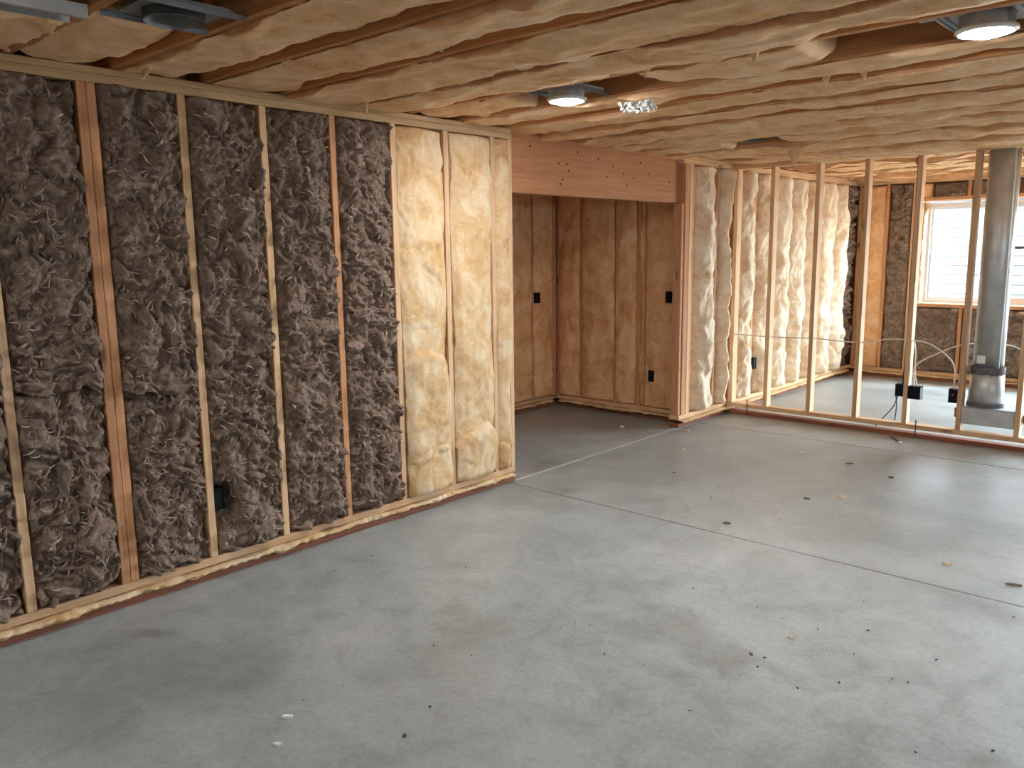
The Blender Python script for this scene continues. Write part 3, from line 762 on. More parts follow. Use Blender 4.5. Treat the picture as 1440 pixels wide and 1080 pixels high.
# left wall: three yellow bays, each with cut pieces stuffed in at the bottom
ya = studs_y[8]; yb_ = studs_y[9]; yc = studs_y[10]
G = 'yellow batts in the left wall'
def wall_batt(y0, y1, z0, z1, seed, label, base=-0.008, bulge=0.03, res=0.009, creases=(), tuck=(0.03, 0.02), ml=-0.003, mr=-0.003, x=XA, mat='yellow', group=G, depth=0.12, **kw):
    us = np.arange(0, z1-z0+1e-6, res); w = y1-y0
    ekw = dict(a=kw.pop('ea', 0.005), b=kw.pop('eb', 0.003), lo=kw.pop('elo', -0.03), hi=kw.pop('ehi', 0.012))
    top = kw.pop('top', None)
    return batt((x, (y0+y1)/2, z0), UZ, VY, NX, us, w, depth, max(14, int(w/res)), soft_front(seed, base, bulge, creases=creases, **kw),
                edge_fn(seed+20, ml, **ekw), edge_fn(seed+30, mr, **ekw), M[mat], label, group, tuck=tuck, top=top, rseed=seed)[0]
e = 0.0195
wall_batt(ya+e, yb_-e, 0.85, ZT, 1000, 'tall upper yellow batt in the bay beside the brown batts', creases=[(1.18, -0.3, 0.05, 0.014, 0.02), (0.75, -0.5, 0.1, 0.010, 0.018), (0.62, -0.6, -0.08, 0.008, 0.02), (0.25, 0.1, 0.02, 0.008, 0.015)], mr=-0.012, tuck=(0.02, 0.03))
wall_batt(ya+e, yb_-e, 0.30, 0.99, 1100, 'middle yellow piece with rounded top in the bay beside the brown batts', top=(0.07, 0.03, 0.03), base=0.004, bulge=0.036, creases=[(0.20, 0.1, 0.02, 0.008, 0.02)], tuck=(0.03, 0.06))
wall_batt(ya+e, yb_-e, ZS, 0.43, 1200, 'short pillow-like yellow piece at the foot of the bay beside the brown batts', top=(0.06, -0.03, 0.04), base=0.010, bulge=0.045, creases=[(0.24, 0.4, -0.05, 0.016, 0.02)], tuck=(0.04, 0.06))
wall_batt(yb_+e, yc-e, 0.32, ZT, 1300, 'tall yellow batt in the middle yellow bay of the left wall', ml=-0.014, creases=[(1.55, 0.3, 0.05, 0.009, 0.02), (1.75, 0.1, 0.03, 0.010, 0.02)], tuck=(0.02, 0.03))
wall_batt(yb_+e, yc-e, ZS, 0.45, 1400, 'short pillow-like yellow piece at the foot of the middle yellow bay', top=(0.07, -0.04, 0.03), base=0.012, bulge=0.045, tuck=(0.05, 0.07), creases=[(0.1, -0.2, 0.0, 0.006, 0.02)])
wall_batt(yc+e, 4.022, 0.26, ZT, 1500, 'narrow yellow batt beside the alcove opening', creases=[(1.35, 0.1, 0.02, 0.008, 0.02), (0.7, 0.3, 0.0, 0.008, 0.02), (1.9, -0.4, 0.0, 0.010, 0.02)], ml=0.002, mr=0.004, tuck=(0.02, 0.03))
wall_batt(yc+e, 4.022, ZS, 0.30, 1600, 'small crumpled yellow piece at the foot of the narrow bay by the opening', top=(0.05, 0.03, 0.05), base=0.008, bulge=0.04, a2=0.02, tuck=(0.05, 0.06), mr=-0.035)

# alcove back wall and side wall
GN = 'tan batts in the alcove'
for k, (y0, y1, lb) in enumerate(((5.27, 5.631, 'tan alcove batt on the back wall, mostly behind the wall end'), (5.669, 6.031, 'tan batt on the alcove back wall left of the black box'), (6.069, 6.349, 'tan batt on the alcove back wall beside the corner stud'))):
    wall_batt(y0, y1, ZS, ZT, 1700+50*k, lb, x=XN, mat='nook_yellow', group=GN, depth=0.09, base=0.0, bulge=0.02, res=0.014, creases=[(0.33, 0.1, 0.02, 0.010, 0.02)], ml=0.006, mr=0.006)
def side_batt(x0, x1, seed, label, z0=ZS, z1=ZT, ml=0.004, mr=0.004, **kw):
    us = np.arange(0, z1-z0+1e-6, 0.012); w = x1-x0
    return batt(((x0+x1)/2, YNK, z0), (0, 0, 1), (1, 0, 0), (0, -1, 0), us, w, 0.09, max(12, int(w/0.012)), soft_front(seed, **kw),
                edge_fn(seed+20, ml), edge_fn(seed+30, mr), M['nook_yellow'], label, GN, tuck=(0.03, 0.02))[0]
side_batt(-5.136, -4.884, 1900, 'narrow tan batt on the alcove side wall next to the corner stud', base=0.0, bulge=0.02, creases=[(0.40, 0.0, 0.05, 0.014, 0.02)])
side_batt(-4.846, -4.479, 1950, 'wide tan batt in the middle of the alcove side wall', base=0.0, bulge=0.018, ml=0.0, mr=0.012)
side_batt(-4.441, -4.219, 2000, 'tan batt left of the dark exposed stud on the alcove side wall', base=0.002, bulge=0.018, ml=0.012, mr=-0.02)
side_batt(-4.181, -4.139, 2050, 'thin sliver of tan batting between two studs on the alcove side wall', base=-0.02, bulge=0.012)
side_batt(-4.101, -3.79, 2100, 'tan batt with two black boxes next to the opening post', base=0.0, bulge=0.02, creases=[(0.3, -0.4, 0.0, 0.012, 0.02), (1.55, 0.3, 0.0, 0.012, 0.02)], ml=0.012)

# left wall beyond the alcove: puffed batts with gaps
GF = 'puffed yellow batts on the left wall beyond the alcove'
fy = [6.4325]+far_studs+[10.28]
lab = ['puffed yellow batt right beside the reddish opening post', None, 'narrow puffed yellow batt squeezed in front of the partition corner stud'] + \
      ['%s puffed yellow batt behind the partition, counted from its corner stud' % ORD[k] for k in range(8)]
rr = random.Random(3)
for k in range(len(fy)-1):
    y0, y1 = fy[k]+(0.019 if k else 0.002), fy[k+1]-0.019
    if k == 1: continue
    if k == 2: y0, y1 = 6.87, 7.08
    if k == 10:
        o, dat = batt((XA-0.012, (y0+y1)/2, ZS), UZ, VY, NX, np.arange(0, ZT-ZS, 0.012), y1-y0, 0.09, 24, brown_front(ZT-ZS, 2450),
                      edge_fn(2451, -0.002), edge_fn(2452, -0.002), M['brown'], 'brown batt in the corner of the left wall by the window wall', 'brown batts in the window room', tuck=(0.03, 0.03))
        tufts(o, dat, None, UZ, VY, NX, 200, 2453)
        continue
    cr = [(rr.uniform(0.3, 0.45), rr.uniform(-0.4, 0.4), 0.0, 0.035, 0.035), (rr.uniform(1.0, 1.8), rr.uniform(-0.6, 0.6), 0.0, 0.010, 0.03)]
    wall_batt(y0, y1, ZS, ZT, 2200+40*k, lab[k] or 'x', x=XA-0.012, mat='daylit_batt', base=-0.025, bulge=0.105, p=2.2, a1=0.03, a2=0.026, a3=0.014, fine=0.0045, group=GF, depth=0.085, res=0.011,
              creases=cr, ml=-0.042, mr=-0.042, ea=0.030, eb=0.008, elo=-0.09, ehi=-0.008, tuck=(0.05, 0.04))

# window wall: brown batts and one yellow
GW = 'brown batts in the window room'
def far_batt(x0, x1, z0, z1, seed, label, kind='brown', face=-0.01):
    us = np.arange(0, z1-z0+1e-6, 0.012); w = x1-x0
    fr = brown_front(z1-z0, seed, face=face) if kind == 'brown' else soft_front(seed, -0.005, 0.02)
    o, dat = batt(((x0+x1)/2, YB, z0), (0, 0, 1), (1, 0, 0), (0, -1, 0), us, w, 0.13, max(10, int(w/0.014)), fr,
                  edge_fn(seed+20, -0.003), edge_fn(seed+30, -0.003), M[kind if kind == 'brown' else 'nook_yellow'], label, GW if kind == 'brown' else 'yellow batts in the window room', tuck=(0.03, 0.03))
    if kind == 'brown': tufts(o, dat, None, (0, 0, 1), (1, 0, 0), (0, -1, 0), int(400*w*(z1-z0)), seed+1)
far_batt(-3.576, -3.299, ZS, ZT, 2600, 'flat yellow batt in the window wall, only yellow one there', 'yellow')
far_batt(-3.261, -3.004, ZS, ZT, 2650, 'dark brown batt left of the window, full height')
far_batt(-2.911, -2.439, ZS, WZ0-0.04, 2700, 'brown batt below the left window sash')
far_batt(-2.401, -2.039, ZS, WZ0-0.04, 2750, 'brown batt below the window behind the metal duct')
far_batt(-2.001, -1.679, ZS, WZ0-0.04, 2800, 'brown batt below the window right of the metal duct')
far_batt(-2.80, -2.439, WZ1+0.04, ZT, 2850, 'small brown batt above the left window sash')
far_batt(-2.401, -2.039, WZ1+0.04, ZT, 2900, 'small brown batt above the window behind the metal duct')
far_batt(-2.911, -2.805, WZ1+0.04, ZT, 2920, 'small tan scrap of batting above the window corner', 'yellow')
far_batt(-1.581, -1.219, ZS, ZT, 2950, 'brown batt right of the window, outside the frame')
# foam squeezed round the window jamb
us = np.arange(0, WZ1-WZ0-0.02, 0.012); t = np.linspace(-1, 1, 9)
hh = 0.026+0.016*P1(us*7, 77)+0.008*P1(us*31, 78)+0.05*np.exp(-((us-1.10)/0.07)**2)
P = np.zeros((len(us), 9, 3))
P[..., 0] = WX0+0.002+np.clip(hh, 0.012, 0.1)[:, None]*(t[None, :]+1)/2
P[..., 1] = YB+0.06-0.03*np.sqrt(np.clip(1-t**2, 0, 1))[None, :]-0.02*P2(us[:, None]*12, t[None, :]*2, 79)
P[..., 2] = WZ0+0.01+us[:, None]
tag(grid_obj('foam_strip', P, M['yellow'], flip=True), 'lumpy yellow foam squeezed along the left window jamb', 'insulation')

# filler strips under the hanging walls
filler((XA, -0.3, 0.053), (0, 1, 0), (0, 0, 1), (1, 0, 0), 4.33, 'lumpy yellow strip under the brown and yellow left wall', 3000, 0.012)
filler((XN, 3.95, 0.053), (0, 1, 0), (0, 0, 1), (1, 0, 0), 2.40, 'lumpy strip under the alcove back wall', 3100, 0.016)
filler((XN+0.06, YNK, 0.053), (1, 0, 0), (0, 0, 1), (0, -1, 0), 1.34, 'lumpy strip under the alcove side wall', 3200, 0.024)
filler((XA, 6.24, 0.053), (0, 1, 0), (0, 0, 1), (1, 0, 0), 4.0, 'lumpy strip under the puffed batts beyond the alcove', 3300, 0.030)
filler((XA+0.1, YB, 0.053), (1, 0, 0), (0, 0, 1), (0, -1, 0), 3.6, 'lumpy strip under the window wall', 3400, 0.008)

# ------------------------------------------------------------------ ceiling batts
GC = 'sagging yellow batts between the ceiling joists'
LIT = 5     # index of the joist bay that holds the lit lamps (y 3.2 .. 3.6)
def ceil_label(k, extra=''):
    if k == LIT: b = 'in the lit lamp bay'
    elif k < LIT: b = '%s bay nearer than the lit lamps' % ORD[LIT-k-1]
    else: b = '%s bay beyond the lit lamps' % ORD[k-LIT-1]
    return 'yellow ceiling batt %s%s' % (b, extra)
def ceil_batt(k, x0, x1, extra='', seed=0, sag=0.015, rec=0.015, recv=0.035, near=0.010, nearv=0.02, ml=0.0, mr=-0.004, ea=0.020, fine_to=0.4, lowv=0.014, low=None):
    """rec: how far the far edge sits up inside the bay (bare joist side shows); near: how far the near edge hangs under the joists"""
    y0 = 1.165+S*k+0.019; y1 = 1.165+S*(k+1)-0.019
    w = y1-y0
    us = [0.0]; L = x1-x0
    while us[-1] < L:
        x = x0+us[-1]
        vis = (XA-0.05 < x < fine_to)
        us.append(us[-1]+(0.012 if vis else 0.06))
    us = np.array(us[:-1]+[L])
    def recess(u): return np.clip(rec+recv*1.7*P1(u*0.75, seed+40)+recv*1.1*P1(u*2.9, seed+44)+0.010*P1(u*11, seed+46), -0.015, 0.085)
    def f(u, v, t):
        wx = 0.05*P2(u*2.5, v*4, seed+11); wy = 0.03*P2(u*3, v*5, seed+12)
        U = u+wx; V = v+wy
        n = sag*(1-np.abs(t)**2.6) + lowv*1.6*P1(U*0.8, seed+42)
        n = n + 0.016*P2(U*2.2, V*4, seed+1)*1.5
        n = n + 0.009*P2(U*6, V*9, seed+2)*1.5
        n = n + 0.009*(0.22-np.abs(P2(U*5, V*8, seed+3)))*1.8
        n = n + 0.0016*P2(U*40, V*70, seed+4)+0.001*P2(U*110, V*120, seed+5)
        rc = recess(u)
        n = n - rc*sstep(0.35, 1.0, t)
        nr = np.clip(near+nearv*1.7*P1(u*0.9, seed+41)+nearv*1.2*P1(u*3.3, seed+45)+0.008*P1(u*9, seed+48), -0.025, 0.075)
        n = n + nr*sstep(0.45, 1.0, -t)
        n = n + (0.006*np.clip(P1(u*22, seed+43), -0.1, 1)+0.004*P1(u*60, seed+47))*sstep(0.80, 1.0, np.abs(t))
        if low: n = n + low[0]*sstep(low[1], low[2], x0+u)*(0.75+0.5*P1(u*1.5, seed+49))
        wu = 0.45+0.55*sstep(0.0, 0.4, u)
        return np.where(n > 0, n*wu, n)
    el = edge_fn(seed+20, ml, a=ea, b=0.014, f1=1.7, f2=10, lo=-0.06, hi=0.026)
    er = edge_fn(seed+30, mr, a=ea, b=0.014, f1=1.7, f2=10, lo=-0.06, hi=0.020)
    er0 = er; er = lambda u: np.maximum(er0(u)-0.6*np.maximum(recess(u), 0), -0.07)
    o, dat = batt((x0, (y0+y1)/2, ZJ), (1, 0, 0), (0, 1, 0), (0, 0, -1), us, w, 0.17, 30, f, el, er, M['ceil_yellow'], ceil_label(k, extra), GC, tuck=(0.05, 0.04))
    return o, dat, (x0, (y0+y1)/2, ZJ)
XS = XA-0.03
R = random.Random(11)
cb = {}
for k in range(-3, 23):
    sd = 4000+97*k
    xs = -5.1 if 3.6 < 1.165+S*(k+0.5) < 6.4 else XS + R.uniform(-0.03, 0.04)
    if k in (-1, -2):
        ceil_batt(k, xs, -2.97, ', left of the metal channel', sd, rec=0.02, near=-0.01)
        ceil_batt(k, -2.73, XR-0.05, ', right of the metal channel', sd+7, fine_to=-2.0)
        continue
    if k < 0: cb[k] = ceil_batt(k, xs, XR-0.05, '', sd, fine_to=-2.3); continue
    if k == 0:
        cb[0] = ceil_batt(0, xs, -2.86, ', wall to dark can', sd, sag=0.01, rec=0.05, recv=0.015, near=-0.02, nearv=0.01)
        ceil_batt(0, -2.42, XR-0.05, ', right of the dark can', sd+7, fine_to=-1.0)
        continue
    if k == LIT:
        ceil_batt(k, xs, -3.00, ', by the wall', sd, sag=0.0, rec=0.04, near=-0.02)
        ceil_batt(k, -2.15, -1.38, ', between the two lit lamps', sd+5, sag=0.015, rec=0.04)
        ceil_batt(k, -0.30, XR-0.05, ', past the second lamp', sd+9)
        continue
    if k == 11:
        ceil_batt(k, xs, -3.05, ', left of the far dark lamp frame', sd, sag=0.02)
        ceil_batt(k, -2.62, XR-0.05, ', right of the far dark lamp frame', sd+9, sag=0.035)
        continue
    if k == 1: kw = dict(sag=0.012, rec=0.035, recv=0.03, near=0.0)
    elif k == 2: kw = dict(sag=0.020, rec=0.022, recv=0.035, near=0.012, mr=0.006)
    elif k == 3: kw = dict(sag=0.034, rec=-0.004, recv=0.02, near=0.012, nearv=0.03, ml=0.008, mr=0.012)
    elif k == 4: kw = dict(sag=0.024, rec=0.024, recv=0.035, near=0.012, nearv=0.025, ml=0.008, mr=0.004)
    elif k in (6, 7, 8): kw = dict(sag=0.016, rec=0.036, recv=0.024, near=0.012, nearv=0.02)
    elif k <= 14: kw = dict(sag=0.034, rec=0.040, recv=0.024, near=0.014, nearv=0.018, ml=0.002, mr=-0.004, lowv=0.008)
    else: kw = dict(sag=0.012, rec=0.065, recv=0.03, near=0.022, nearv=0.045, ml=-0.012, mr=-0.015, ea=0.025)
    if k in (12, 13, 14): kw['low'] = ({12: 0.035, 13: 0.075, 14: 0.05}[k], -3.15, -2.7)
    cb[k] = ceil_batt(k, xs, XR-0.05, '', sd, **kw)
# torn tatters hanging from some ceiling batts
def tatter(k, x, side, length, width, seed):
    if k not in cb: return
    o, (us, v, n), org = cb[k]
    i = int(np.argmin(np.abs(us-(x-org[0]))))
    j = 3 if side < 0 else v.shape[1]-4
    y = org[1]+v[i, j]; z = org[2]-n[i, j]
    nu, nv = 12, 7
    s = np.linspace(0, 1, nu)[:, None]; t = np.linspace(-1, 1, nv)[None, :]
    wd = width*(1-s*0.82)*(1+0.25*P1(s*4, seed))
    P = np.zeros((nu, nv, 3))
    P[..., 0] = x+t*wd+0.02*s*P1(s*2, seed+1)+0.004*P2(s*9, t*3, seed+3)
    P[..., 1] = y+side*(0.018*s)+0.012*t*t*(1-s)+0.006*P2(s*7, t*2, seed+2)
    P[..., 2] = z+0.012-(length+0.012)*s*(1-0.12*t*t)
    Q = np.concatenate([P, (P+np.array([0, 0.006, 0]))[:, ::-1]], 1)
    Q = np.concatenate([Q, Q[:, :1]], 1)
    grid_obj('torn_flap', Q, M['ceil_yellow'], parent=o)
tatter(6, -1.57, 1, 0.075, 0.035, 1); tatter(6, -1.40, 1, 0.06, 0.03, 2); tatter(12, -2.62, -1, 0.13, 0.07, 3)
tatter(13, -2.55, 1, 0.07, 0.03, 4); tatter(1, -3.45, -1, 0.05, 0.03, 5); tatter(4, -2.05, 1, 0.04, 0.03, 6); tatter(12, -1.45, 1, 0.05, 0.05, 7)
tatter(4, -1.55, 1, 0.035, 0.03, 8); tatter(14, -2.3, 1, 0.08, 0.05, 9); tatter(3, -3.5, 1, 0.06, 0.03, 10); tatter(15, -2.1, 1, 0.06, 0.04, 11)

# ------------------------------------------------------------------ recessed lamps
def recessed(x, y, lit, label, z=2.318, r=0.092, group='recessed ceiling lamps'):
    t = root('recessed_lamp', (x, y, z), label, 'lamp', group)
    ph = 0.055 if lit else 0.036
    bm = bmesh.new()                                      # plate with a round hole
    n_ = 32; hx, hy = 0.155, 0.135
    inn = []; out = []
    for q in range(n_):
        a = 2*math.pi*q/n_; ca, sa = math.cos(a), math.sin(a); m_ = 1/max(abs(ca)/hx, abs(sa)/hy)
        inn.append(bm.verts.new((x+r*0.985*ca, y+r*0.985*sa, z+ph))); out.append(bm.verts.new((x+m_*ca, y+m_*sa, z+ph)))
    for q in range(n_): bm.faces.new((inn[q], inn[(q+1) % n_], out[(q+1) % n_], out[q]))
    pm = bm_obj('mounting_plate', bm, M['dull_steel'], t)
    pm.modifiers.new('thick', 'SOLIDIFY').thickness = 0.003
    bm = bmesh.new()
    bm_cyl(bm, (x, y, z+0.085), r*0.97, r*0.92, 0.16, 32, caps=False); bm_cyl(bm, (x, y, z+0.164), r*0.92, 0.02, 0.004, 32)
    bm_obj('housing', bm, M['dark_metal'] if not lit else M['galv'], t, smooth=False)
    if not lit:
        bm = bmesh.new(); bm_cyl(bm, (x, y, z+0.04), r*0.95, r*0.90, 0.075, 32, caps=False)
        bm_obj('reflector', bm, M['dull_steel'], t, smooth=True)
    bm = bmesh.new(); bm_box(bm, (x-0.20, y+0.02, z+0.125), (0.10, 0.13, 0.08), 0.004)
    bm_obj('wiring_box', bm, M['galv'], pm)
    for s in (-1, 1):
        bm = bmesh.new(); bm_box(bm, (x+s*0.12, y, z+ph-0.007), (0.014, 0.364, 0.008)); bm_box(bm, (x+s*0.127, y, z+ph-0.012), (0.002, 0.364, 0.018))
        bm_obj('hanger_bar', bm, M['dull_steel'], pm)
    if lit:
        seg = 40
        bm = bmesh.new()                                  # trim ring, lathe
        prof = [(r*0.86, 0.006), (r*0.90, -0.006), (r*1.0, -0.008), (r*1.10, -0.001), (r*1.10, 0.008), (r*0.9, 0.010)]
        rings = [[bm.verts.new((x+a*math.cos(2*math.pi*j/seg), y+a*math.sin(2*math.pi*j/seg), z+h)) for j in range(seg)] for a, h in prof]
        for i in range(len(rings)):
            for j in range(seg): bm.faces.new((rings[i][j], rings[i][(j+1) % seg], rings[(i+1) % len(rings)][(j+1) % seg], rings[(i+1) % len(rings)][j]))
        ring = bm_obj('trim_ring', bm, M['white_plastic'], t, smooth=True)
        bm = bmesh.new()                                  # slightly domed diffuser
        rings = []
        for i in range(5):
            a = r*0.90*(i+1)/5; h = -0.020*(1-((i+1)/5)**2)
            rings.append([bm.verts.new((x+a*math.cos(2*math.pi*j/seg), y+a*math.sin(2*math.pi*j/seg), z+h-0.004)) for j in range(seg)])
        c = bm.verts.new((x, y, z-0.024))
        for j in range(seg): bm.faces.new((c, rings[0][j], rings[0][(j+1) % seg]))
        for i in range(4):
            for j in range(seg): bm.faces.new((rings[i][j], rings[i][(j+1) % seg], rings[i+1][(j+1) % seg], rings[i+1][j]))
        bm_obj('lens', bm, M['lens'], ring, smooth=True)
    else:
        bm = bmesh.new(); bm_cyl(bm, (x, y, z+0.12), r*0.89, r*0.87, 0.08, 32, caps=True)
        bm_obj('baffle', bm, M['dark_metal'], t)
    return t
yl = 1.165+S*(LIT+0.5)
recessed(-2.67, yl, True, 'lit recessed lamp near the top of the yellow batts, middle of the photo')
recessed(-0.785, yl, True, 'lit recessed lamp at the upper right corner of the photo')
recessed(-2.70, 1.165+S*0.5, False, 'unlit open metal can lamp at the upper left, above the brown batts', z=2.318, r=0.10)
recessed(-2.85, 1.165+S*11.5, False, 'unlit far lamp frame above the opening post and partition corner', z=2.345)
for (x, k, lb) in ((-2.67, -5, 'behind the camera by the left wall'),):  # unseen lamp added to brighten the room
    recessed(x, 1.165+S*(k+0.5), True, 'added lit recessed lamp outside the frame, '+lb, z=2.285)
# crumpled film by the first lamp
nu = 22; s = np.linspace(-1, 1, nu)[:, None]; t = np.linspace(-1, 1, 14)[None, :]
P = np.zeros((nu, 14, 3))
P[..., 0] = -2.42+0.10*s+0.02*P2(s*4, t*4, 5); P[..., 1] = 3.665+0.03*t+0.02*P2(s*5, t*3, 6); P[..., 2] = 2.300-0.03*np.abs(P2(s*5, t*5, 7))*2-0.012*P2(s*11, t*9, 8)-0.018*t
tag(grid_obj('plastic_scrap', P, M['poly'], flip=True), 'crumpled shiny plastic scrap beside the first lit lamp', 'scrap')

# sheet-metal pan at the very top left
t = root('metal_channel', (-2.86, 0.85, 2.335), 'grey sheet-metal channel crossing the joist bay at the top left corner', 'metal channel')
bm = bmesh.new(); bm_box(bm, (-2.855, 0.75, 2.342), (0.15, 0.76, 0.003)); bm_box(bm, (-2.782, 0.75, 2.322), (0.003, 0.76, 0.042)); bm_box(bm, (-2.929, 0.75, 2.330), (0.003, 0.76, 0.026))
bm_obj('pan', bm, M['galv'], t)
bm = bmesh.new(); bm_box(bm, (-2.855, 0.75, 2.338), (0.138, 0.74, 0.003))
bm_obj('shade_sheet', bm, M['dark_metal'], t)  # dark sheet standing in for the shade inside the channel
bm = bmesh.new(); bm_box(bm, (-2.772, 0.75, 2.300), (0.020, 0.76, 0.003), 0.0008)
bm_obj('flange', bm, M['galv'], t)

# ------------------------------------------------------------------ duct in the partition
dx, dy = -1.475, YP+0.135
dt = root('metal_duct', (dx, dy, 0.17), 'round galvanised duct dropping to a floor boot in the partition', 'duct')
bm = bmesh.new(); bm_cyl(bm, (0, 0, (0.60+2.42)/2), 0.108, 0.108, 2.42-0.60, 40)
bm_obj('pipe', bm, M['galv'], dt, (dx, dy, 0), smooth=False)
pipe = dt.children[0]
for f in pipe.data.polygons: f.use_smooth = len(f.vertices) == 4
bm = bmesh.new(); bm_box(bm, (dx+0.085, dy-0.068, 1.5), (0.010, 0.006, 1.8), 0.001)
bm_obj('seam', bm, M['galv'], pipe)
bm = bmesh.new(); bm_cyl(bm, (0, 0, 0.45), 0.128, 0.116, 0.31, 40)
col_ = bm_obj('collar', bm, M['galv'], dt, (dx, dy, 0))
for f in col_.data.polygons: f.use_smooth = len(f.vertices) == 4
def ragged_band(name, z0, z1, r, seed):
    a = np.linspace(0, 2*math.pi, 73)[None, :]; nz = 6
    top = z1+0.018*P1(a[0]*3, seed); bot = z0+0.022*P1(a[0]*4, seed+1)
    top[-1] = top[0]; bot[-1] = bot[0]
    f = np.linspace(0, 1, nz)[:, None]
    P = np.zeros((nz, 73, 3)); rad = r+0.0025*np.sin(np.pi*f)
    P[..., 0] = dx+rad*np.cos(a); P[..., 1] = dy+rad*np.sin(a); P[..., 2] = bot[None, :]*(1-f)+top[None, :]*f
    grid_obj(name, P, M['mastic'], parent=dt)['label'] = 'dark smeared sealant'
ragged_band('sealant_band', 0.565, 0.625, 0.121, 5); ragged_band('sealant_band', 0.300, 0.335, 0.1295, 9)
bx0, bx1 = -3.66+S*5+0.021, -3.66+S*6-0.021
bm = bmesh.new(); bm_box(bm, ((bx0+bx1)/2, YP+0.115, 0.235), (bx1-bx0, 0.24, 0.135), 0.004)
boot = bm_obj('boot', bm, M['galv'], dt)
bm = bmesh.new(); bm_box(bm, ((bx0+bx1)/2, YP+0.115, 0.305), (bx1-bx0+0.002, 0.26, 0.004), 0.001)
bm_obj('flange', bm, M['galv'], boot)
for x in (bx0-0.058, bx1+0.058):
    bm = bmesh.new(); bm_box(bm, (x, YP+0.10, 0.235), (0.03, 0.018, 0.075), 0.002); bm_box(bm, (x+(0.03 if x < dx else -0.03), YP+0.10, 0.235), (0.06, 0.010, 0.05))
    bm_obj('mounting_ear', bm, M['treated'], boot)['label'] = 'dark red bracket end'
bm = bmesh.new(); bm_box(bm, (0, 0, 0), (0.058, 0.003, 0.062)); bm_box(bm, (0.0, -0.002, -0.012), (0.04, 0.001, 0.010)); 
st = bm_obj('sticker', bm, M['sticker'], pipe, (dx-0.030, dy-0.1065, 0.685)); st['label'] = 'white paper sticker'

# ------------------------------------------------------------------ electrical boxes
def ebox(loc, out, w, h, d, label, group, ears=True, copperw=False):
    """open-fronted device box; out = unit direction it opens to ('x' or '-y' ...)"""
    t = root('outlet_box', loc, label, 'electrical box', group)
    bm = bmesh.new()
    th = 0.004
    for c, s in (((0, 0, -0.006), (w-0.008, h-0.008, th)), ((0, 0, -d), (w, h, th)), ((-w/2+th/2, 0, -d/2), (th, h, d)), ((w/2-th/2, 0, -d/2), (th, h, d)), ((0, -h/2+th/2, -d/2), (w, th, d)), ((0, h/2-th/2, -d/2), (w, th, d))):
        bm_box(bm, c, s)
    rot = {'x': Matrix(((0, 0, 1), (1, 0, 0), (0, 1, 0))), '-y': Matrix(((1, 0, 0), (0, 0, -1), (0, 1, 0)))}[out]
    bmesh.ops.transform(bm, matrix=rot.to_4x4(), verts=bm.verts[:])
    shell = bm_obj('box_shell', bm, M['black_plastic'], t, loc)
    for s in (-1, 1):
        bm = bmesh.new(); bm_box(bm, (0, s*(h/2-0.012), -0.006), (0.012, 0.012, 0.012))
        bmesh.ops.transform(bm, matrix=rot.to_4x4(), verts=bm.verts[:])
        bm_obj('screw_boss', bm, M['black_plastic'], shell, loc)
    if copperw:
        bm = bmesh.new(); bm_cyl(bm, (0.0, 0.01, -0.02), 0.008, 0.006, 0.05, 8); bm_box(bm, (-0.008, 0.024, -0.012), (0.03, 0.02, 0.016), 0.004)
        bmesh.ops.transform(bm, matrix=rot.to_4x4(), verts=bm.verts[:])
        bm_obj('wire_bundle', bm, M['copper'], t, loc)['label'] = 'bare copper wire ends'
    return t
GB = 'black outlet boxes'
ebox((XA+0.0, 1.892, 0.39), 'x', 0.055, 0.11, 0.07, 'black outlet box sunk in the brown batts', GB)
ebox((XN+0.042, 6.095, 1.11), 'x', 0.055, 0.10, 0.07, 'black switch box on the alcove back wall', GB)
ebox((-3.862, YNK-0.042, 1.14), '-y', 0.055, 0.10, 0.07, 'black switch box high on the alcove side wall by the post', GB)
ebox((-4.03, YNK-0.042, 0.41), '-y', 0.055, 0.10, 0.07, 'black outlet box low on the alcove side wall', GB)
ebox((XA+0.015, 7.665, 0.42), 'x', 0.06, 0.11, 0.07, 'black outlet box low among the puffed yellow batts', GB)
sx = -3.66+S*4
ebox((sx-0.019-0.031, YP-0.006, 0.385), '-y', 0.06, 0.10, 0.075, 'black outlet box on the left face of the middle partition stud', GB)
ebox((sx+0.019+0.049, YP-0.006, 0.375), '-y', 0.096, 0.105, 0.075, 'wide double black outlet box on the right face of the middle partition stud', GB)
ebox((-3.66+S*5-0.019-0.032, YP-0.006, 0.38), '-y', 0.062, 0.11, 0.075, 'black outlet box with copper wires beside the duct boot', GB, copperw=True)

# ------------------------------------------------------------------ cables
yc_ = YP+0.045
tag(tube_mesh('cable', [(-3.60, yc_, 0.76), (-3.2, yc_, 0.755), (-2.84, yc_, 0.765), (-2.44, yc_, 0.755), (-2.2, yc_, 0.80), (-2.03, yc_, 0.80), (-1.90, yc_, 0.785), (-1.76, yc_, 0.70), (-1.69, yc_-0.01, 0.60), (-1.685, YP+0.03, 0.42)], 0.0055, M['cable_white']), 'white cable running level through the studs then curving down to the copper-wired box', 'cable')
tag(tube_mesh('cable', [(-1.955, YP+0.03, 0.42), (-1.985, yc_, 0.55), (-1.96, yc_+0.01, 0.62), (-1.80, yc_+0.01, 0.72), (-1.70, yc_+0.06, 0.77), (-1.60, yc_+0.20, 0.785), (-1.36, yc_+0.21, 0.785), (-1.2, yc_, 0.775), (-0.8, yc_, 0.77)], 0.0055, M['cable_white']), 'white cable rising from the double box and passing behind the duct', 'cable')
tag(tube_mesh('cable', [(-1.975, YP+0.025, 0.415), (-1.995, yc_, 0.52), (-1.985, yc_, 0.66), (-2.0, yc_-0.005, 0.79)], 0.0055, M['cable_white']), 'short white cable dropping straight into the double box', 'cable')
